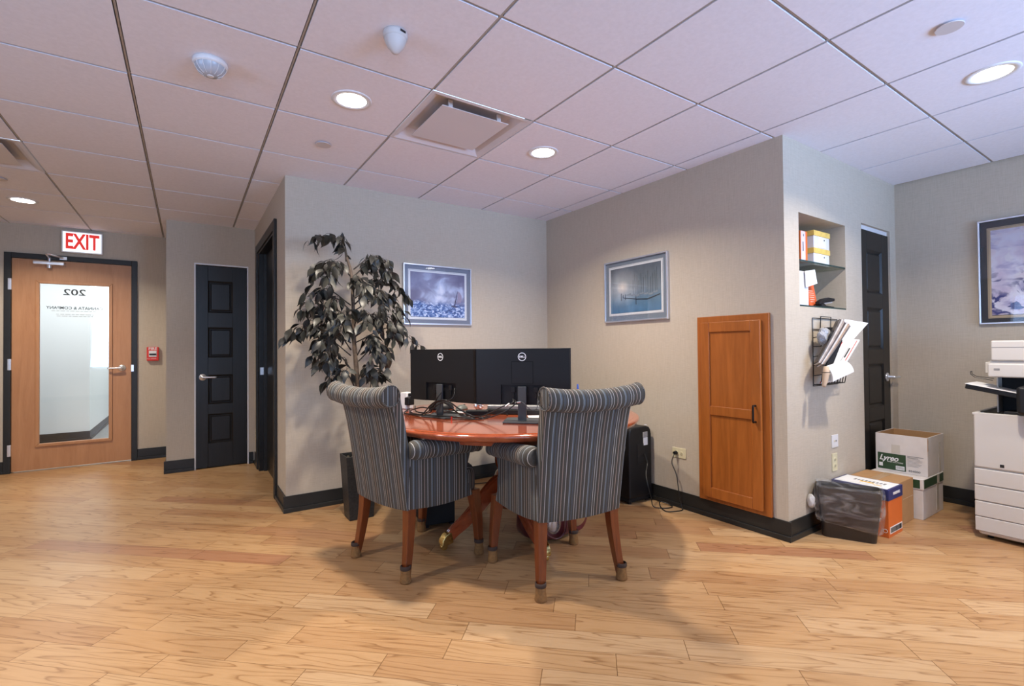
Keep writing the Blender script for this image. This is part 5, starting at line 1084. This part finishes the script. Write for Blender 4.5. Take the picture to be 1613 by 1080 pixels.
for k in range(6): box_(bm, -0.03, 0.02 + rn.uniform(0, 0.02), -0.022, -0.0205, 0.03 + k * 0.015, 0.034 + k * 0.015)
bmesh.ops.transform(bm, matrix=T(0, 0.001, 0) @ Matrix.Rotation(-0.19, 4, 'X') @ T(0, 0, 0), verts=bm.verts); obj('packet_print', bm, mat('pale_orange', (0.85, 0.5, 0.4), 0.5), t)
t = thing('stapler', 'black stapler lying at the front of the lower niche shelf', 'stapler', (3.765, -1.262, zl), math.radians(2))
bm = bmesh.new(); prism_(bm, [(-0.10, 0), (0.095, 0), (0.095, 0.006), (-0.03, 0.010), (-0.06, 0.022), (-0.10, 0.018)], 0.035, T(0, -0.0175, 0)); obj('stapler_base', bm, BLACK, t, bevel=0.002)
bm = bmesh.new(); prism_(bm, [(-0.118, 0.014), (-0.05, 0.026), (0.11, 0.046), (0.112, 0.064), (0.02, 0.066), (-0.06, 0.052), (-0.118, 0.032)], 0.030, T(0, -0.015, 0)); obj('stapler_arm', bm, BLACK, t, bevel=0.003)
bm = bmesh.new(); prism_(bm, [(-0.04, 0.020), (0.08, 0.032), (0.085, 0.042), (-0.05, 0.026)], 0.022, T(0, -0.011, 0)); obj('staple_rail', bm, CHROME, t)

# ------------------------------------------------------------------ wire rack and papers
t = thing('wire_rack', 'black wire wall file rack hanging under the niche', 'rack', (3.505, YC, 0.905))
RW, RH = 0.335, 0.43
bm = bmesh.new(); r = 0.0028
def seg(*p): tube_(bm, [Vector(q) for q in p], r, 6)
seg((0, -0.006, 0), (0, -0.006, RH)); seg((RW, -0.006, 0), (RW, -0.006, RH)); seg((0, -0.006, RH), (RW, -0.006, RH)); seg((0, -0.006, RH - 0.07), (RW, -0.006, RH - 0.07)); seg((0, -0.006, 0), (RW, -0.006, 0))
seg((0.10, -0.006, RH - 0.07), (0.10, -0.010, RH + 0.012), (0.24, -0.010, RH + 0.012), (0.24, -0.006, RH - 0.07))
obj('back_frame', bm, WIRE, t)
MESHP = mat('mesh_panel', (0.02, 0.02, 0.02), 0.6)
for k, z in enumerate((0.01, 0.13, 0.25)):
    bm = bmesh.new(); y1 = -0.046 - 0.003 * k
    seg((0, -0.006, z), (0, y1, z), (RW, y1, z), (RW, -0.006, z)); seg((0, -0.006, z + 0.055), (0, y1 - 0.012, z + 0.065), (RW, y1 - 0.012, z + 0.065), (RW, -0.006, z + 0.055)); seg((0, y1, z), (0, y1 - 0.012, z + 0.065)); seg((RW, y1, z), (RW, y1 - 0.012, z + 0.065))
    for q in range(1, 9): seg((RW * q / 9, -0.006, z), (RW * q / 9, y1, z), (RW * q / 9, y1 - 0.012, z + 0.065))
    obj('wire_tier', bm, WIRE, t)
def sheet(name, label, c4, th, m_, cat='envelope', bend=0.0, group='papers in the wall rack', bevel=0.0):
    t = thing(name, label, cat, c4[0], group=group); o0 = Vector(c4[0]); bm = bmesh.new(); slab_(bm, [Vector(c) - o0 for c in c4], th, 8, bend); obj('body', bm, m_, t, bevel=bevel); return t, o0
TAN = mat('magazine_tan', (0.34, 0.24, 0.18), 0.5, var=0.45, vscale=60, stretch=(1, 6, 1))
MG4 = [(3.385, -1.38, 1.067), (3.405, -1.405, 1.043), (3.655, -1.455, 1.285), (3.585, -1.42, 1.325)]
t = thing('magazine_bundle', 'bundle of folded magazines leaning out of the wall rack, strapped by its wires', 'magazines', MG4[0], group='papers in the wall rack'); o0 = Vector(MG4[0])
q_ = [Vector(c) - o0 for c in MG4]
for k_, (cc_, e_) in enumerate((((0.09, 0.075, 0.065), 0.0), ((0.46, 0.42, 0.38), 0.02), ((0.30, 0.24, 0.20), 0.01), ((0.07, 0.055, 0.05), -0.01), ((0.50, 0.47, 0.44), 0.015), ((0.36, 0.25, 0.17), 0.0), ((0.12, 0.10, 0.09), -0.02))):
    a_, b2_ = k_ / 7, (k_ + 0.92) / 7; L0 = lambda u, v: q_[0].lerp(q_[3], v).lerp(q_[1].lerp(q_[2], v), u)
    bm = bmesh.new(); slab_(bm, [L0(a_, -e_), L0(b2_, -e_), L0(b2_, 1 + e_), L0(a_, 1 + e_)], 0.05, 8, 0.010); obj('magazine', bm, mat('magazine_%s' % 'abcdefg'[k_], cc_, 0.45, var=0.2, vscale=30), t)
sheet('document_envelope', 'large white document envelope, uppermost in the wall rack', [(3.712, -1.34, 1.176), (3.79, -1.41, 1.196), (3.905, -1.455, 1.305), (3.75, -1.38, 1.330)], 0.012, PAPER, 'envelope')
BF4 = [(3.44, -1.385, 0.99), (3.49, -1.395, 0.985), (3.665, -1.40, 1.19), (3.66, -1.385, 1.265)]
sheet('black_folder', 'black folder wedged between the magazines and the red-striped envelope', BF4, 0.010, BLACKM, 'folder')
t, o0 = sheet('striped_envelope', 'white envelope with red edge stripes in the lower wall rack', [(3.500, -1.335, 0.925), (3.525, -1.415, 0.950), (3.815, -1.437, 1.196), (3.765, -1.365, 1.203)], 0.008, PAPER)
c4 = [Vector(c) - o0 for c in [(3.500, -1.335, 0.925), (3.525, -1.415, 0.950), (3.815, -1.437, 1.196), (3.765, -1.365, 1.203)]]
bl, br_, tr_, tl = c4; nrm = (br_ - bl).cross(tl - bl).normalized()
for u0, u1, v0, v1, m_, nm in ((0.0, 0.07, 0, 1, RED, 'red_stripe'), (0.86, 0.92, 0.45, 0.97, RED, 'red_stripe'), (0.66, 0.76, 0.55, 0.78, INK, 'black_print'), (0.56, 0.64, 0.45, 0.8, mat('pale_ink'), 'grey_print')):
    bm = bmesh.new(); P_ = lambda u, v: bl.lerp(tl, v).lerp(br_.lerp(tr_, v), u) + nrm * 0.001
    slab_(bm, [P_(u0, v0), P_(u1, v0), P_(u1, v1), P_(u0, v1)], 0.0008, 2); obj(nm, bm, m_, t)
sheet('folded_envelope', 'plain white folded envelope bulging from the front of the wall rack', [(3.425, -1.442, 0.944), (3.640, -1.470, 0.996), (3.612, -1.428, 1.070), (3.430, -1.405, 1.036)], 0.010, PAPER, 'envelope', 0.014)
t = thing('paper_roll', 'folded tan paper end hanging at the front left of the wall rack', 'paper', (3.39, -1.415, 0.915), group='papers in the wall rack')
bm = bmesh.new(); P = crom([(-0.02, 0, 0.0), (-0.01, -0.004, 0.04), (0.0, -0.006, 0.09), (0.012, -0.002, 0.115)], 5); tube_(bm, P, [0.010 + 0.008 * math.sin(PI * i / (len(P) - 1) * 0.8) for i in range(len(P))], 10); obj('roll', bm, mat('manila', (0.55, 0.40, 0.27), 0.6), t, smooth=True)
bm = bmesh.new(); tube_(bm, [(0.0 + 0.02 * math.cos(a), -0.004 + 0.02 * math.sin(a), 0.085) for a in [2 * PI * k / 16 for k in range(16)]], 0.0018, 6, closed=True); obj('elastic_band', bm, BLACK, t)
t = thing('plastic_packet', 'small clear packet with black cable in the upper left of the wall rack', 'packet', (3.515, -1.36, 1.215), group='papers in the wall rack')
bm = bmesh.new(); bmesh.ops.create_icosphere(bm, subdivisions=4, radius=1)
for v in bm.verts:
    n_ = math.sin(v.co.x * 7 + v.co.z * 5) * 0.12 + rn.uniform(-0.05, 0.05); v.co = (v.co.x * 0.062 * (1 + n_), v.co.y * 0.028 * (1 + n_), v.co.z * 0.055 * (1 + n_))
obj('film', bm, mat('crinkled_film', (0.36, 0.37, 0.39), 0.2, bump=0.8, bscale=60), t)
bm = bmesh.new(); tube_(bm, crom([(-0.03, -0.036, -0.025), (-0.01, -0.044, 0.02), (0.02, -0.04, 0.035), (0.035, -0.034, 0.0), (0.01, -0.04, -0.03), (0.0, -0.04, 0.01)], 6), 0.005, 8); obj('coiled_cable', bm, BLACK, t, smooth=True)
o = obj('black_case', B((3.565, 3.655, -1.375, -1.335, 1.225, 1.275)), BLACKM, bevel=0.004); tag(o, 'small black case next to the clear packet in the wall rack', 'case')

# ------------------------------------------------------------------ copier
t = thing('office_copier', 'large off-white multifunction copier with paper drawers at the right edge', 'copier', (4.16, -1.89, 0))
K = 0.66; Yr = -0.62
def pbox(x0, x1, y0, y1, z0, z1): return B((x0, x1, y0, y1, z0, z1))
obj('cabinet_body', pbox(0.012, K, Yr, 0.0, 0.075, 0.735), OFFW, t, bevel=0.018, seg=3)
obj('front_cover', pbox(0.0, 0.02, Yr + 0.004, -0.004, 0.424, 0.748), OFFW, t, bevel=0.01, seg=3)
for a, b_ in ((0.324, 0.416), (0.228, 0.318), (0.134, 0.222), (0.046, 0.130)):
    obj('paper_drawer', pbox(0.0, 0.02, Yr + 0.004, -0.004, a, b_), OFFW, t, bevel=0.004)
bm = bmesh.new(); prism_(bm, [(Yr + 0.01, 0.040), (-0.035, 0.040), (-0.012, 0.028), (-0.06, -0.0), (Yr + 0.01, -0.0)], 0.05); bmesh.ops.transform(bm, matrix=T(0.004, 0, 0.0) @ RZ(PI / 2) @ Matrix.Diagonal((1, -1, 1, 1)), verts=bm.verts); bmesh.ops.translate(bm, vec=(0, 0, 0.0), verts=bm.verts)
bm.free(); obj('plinth', pbox(0.01, K, Yr, -0.012, 0.022, 0.075), OFFW, t, bevel=0.02, seg=3)
obj('side_rim', pbox(0.0, 0.03, Yr, 0.0, 0.735, 0.750), OFFW, t, bevel=0.003); obj('side_rim', pbox(0.03, K, -0.02, 0.0, 0.735, 0.750), OFFW, t, bevel=0.003)
obj('output_tray', pbox(0.03, K - 0.1, Yr, -0.02, 0.733, 0.742), BLACKM, t)
obj('rear_column', pbox(K - 0.20, K, Yr, -0.085, 0.742, 0.965), BLACK, t, bevel=0.004); obj('white_side_post', pbox(0.12, K - 0.02, -0.094, -0.086, 0.748, 0.965), OFFW, t, bevel=0.002)
obj('inner_cavity', pbox(0.20, K - 0.2, Yr, -0.095, 0.742, 0.965), BLACKM, t)
obj('scanner_unit', pbox(0.0, K, Yr, -0.072, 0.965, 1.045), OFFW, t, bevel=0.008); obj('scanner_end', pbox(0.08, K - 0.05, -0.072, -0.045, 0.985, 1.052), OFFW, t, bevel=0.005)
fd = obj('document_feeder', pbox(0.01, K, Yr, -0.085, 1.062, 1.180), OFFW, t, bevel=0.008); obj('feeder_neck', pbox(0.02, K - 0.02, Yr, -0.08, 1.045, 1.062), mat('neck_grey', (0.42, 0.40, 0.38), 0.5), t)
obj('feeder_seam', pbox(0.0088, 0.0108, Yr + 0.006, -0.09, 1.139, 1.142), GREYINK, fd)
bm = bmesh.new(); slab_(bm, [(0.02, -0.22, 0.868), (0.30, -0.22, 0.868), (0.30, 0.03, 0.918), (0.02, 0.03, 0.918)], 0.028); obj('upper_output_tray', bm, BLACK, t, bevel=0.003)
bm = bmesh.new(); slab_(bm, [(0.015, -0.20, 0.876), (0.26, -0.20, 0.876), (0.26, 0.032, 0.9225), (0.015, 0.032, 0.9225)], 0.003); tag(obj('paper_stack', bm, PAPER), 'white paper resting on the copier output tray', 'paper')
bpy.data.objects['paper_stack'].location = (4.16, -1.89, 0)
obj('control_panel', pbox(-0.07, 0.15, -0.62, -0.20, 0.76, 0.92), BLACK, t, bevel=0.02, seg=3)
obj('tray_block', pbox(0.04, 0.16, -0.20, -0.13, 0.742, 0.765), BLACKM, t, bevel=0.004)
bm = bmesh.new(); tube_(bm, [(0.12, -0.07, 0.94), (0.12, 0.01, 0.955), (0.12, 0.03, 0.975), (0.12, 0.03, 0.99), (0.15, 0.03, 0.99), (0.15, 0.03, 0.975), (0.15, 0.01, 0.96), (0.15, -0.07, 0.95)], 0.0022, 6); obj('wire_stop', bm, WIRE, t)
obj('maker_badge', pbox(-0.0015, 0.0, -0.135, -0.117, 0.44, 0.457), INK, t); obj('scanner_badge', pbox(-0.0012, 0.0, -0.125, -0.10, 1.005, 1.017), GREYINK, t)
for y in (-0.06, Yr + 0.06):
    for x in (0.06, K - 0.06):
        bm = bmesh.new(); lathe_(bm, [(0, -0.012), (0.012, -0.012), (0.0135, 0), (0.012, 0.012), (0, 0.012)], 14, T(x, y, 0.0137) @ RX(PI / 2)); obj('caster', bm, BLACK, t)
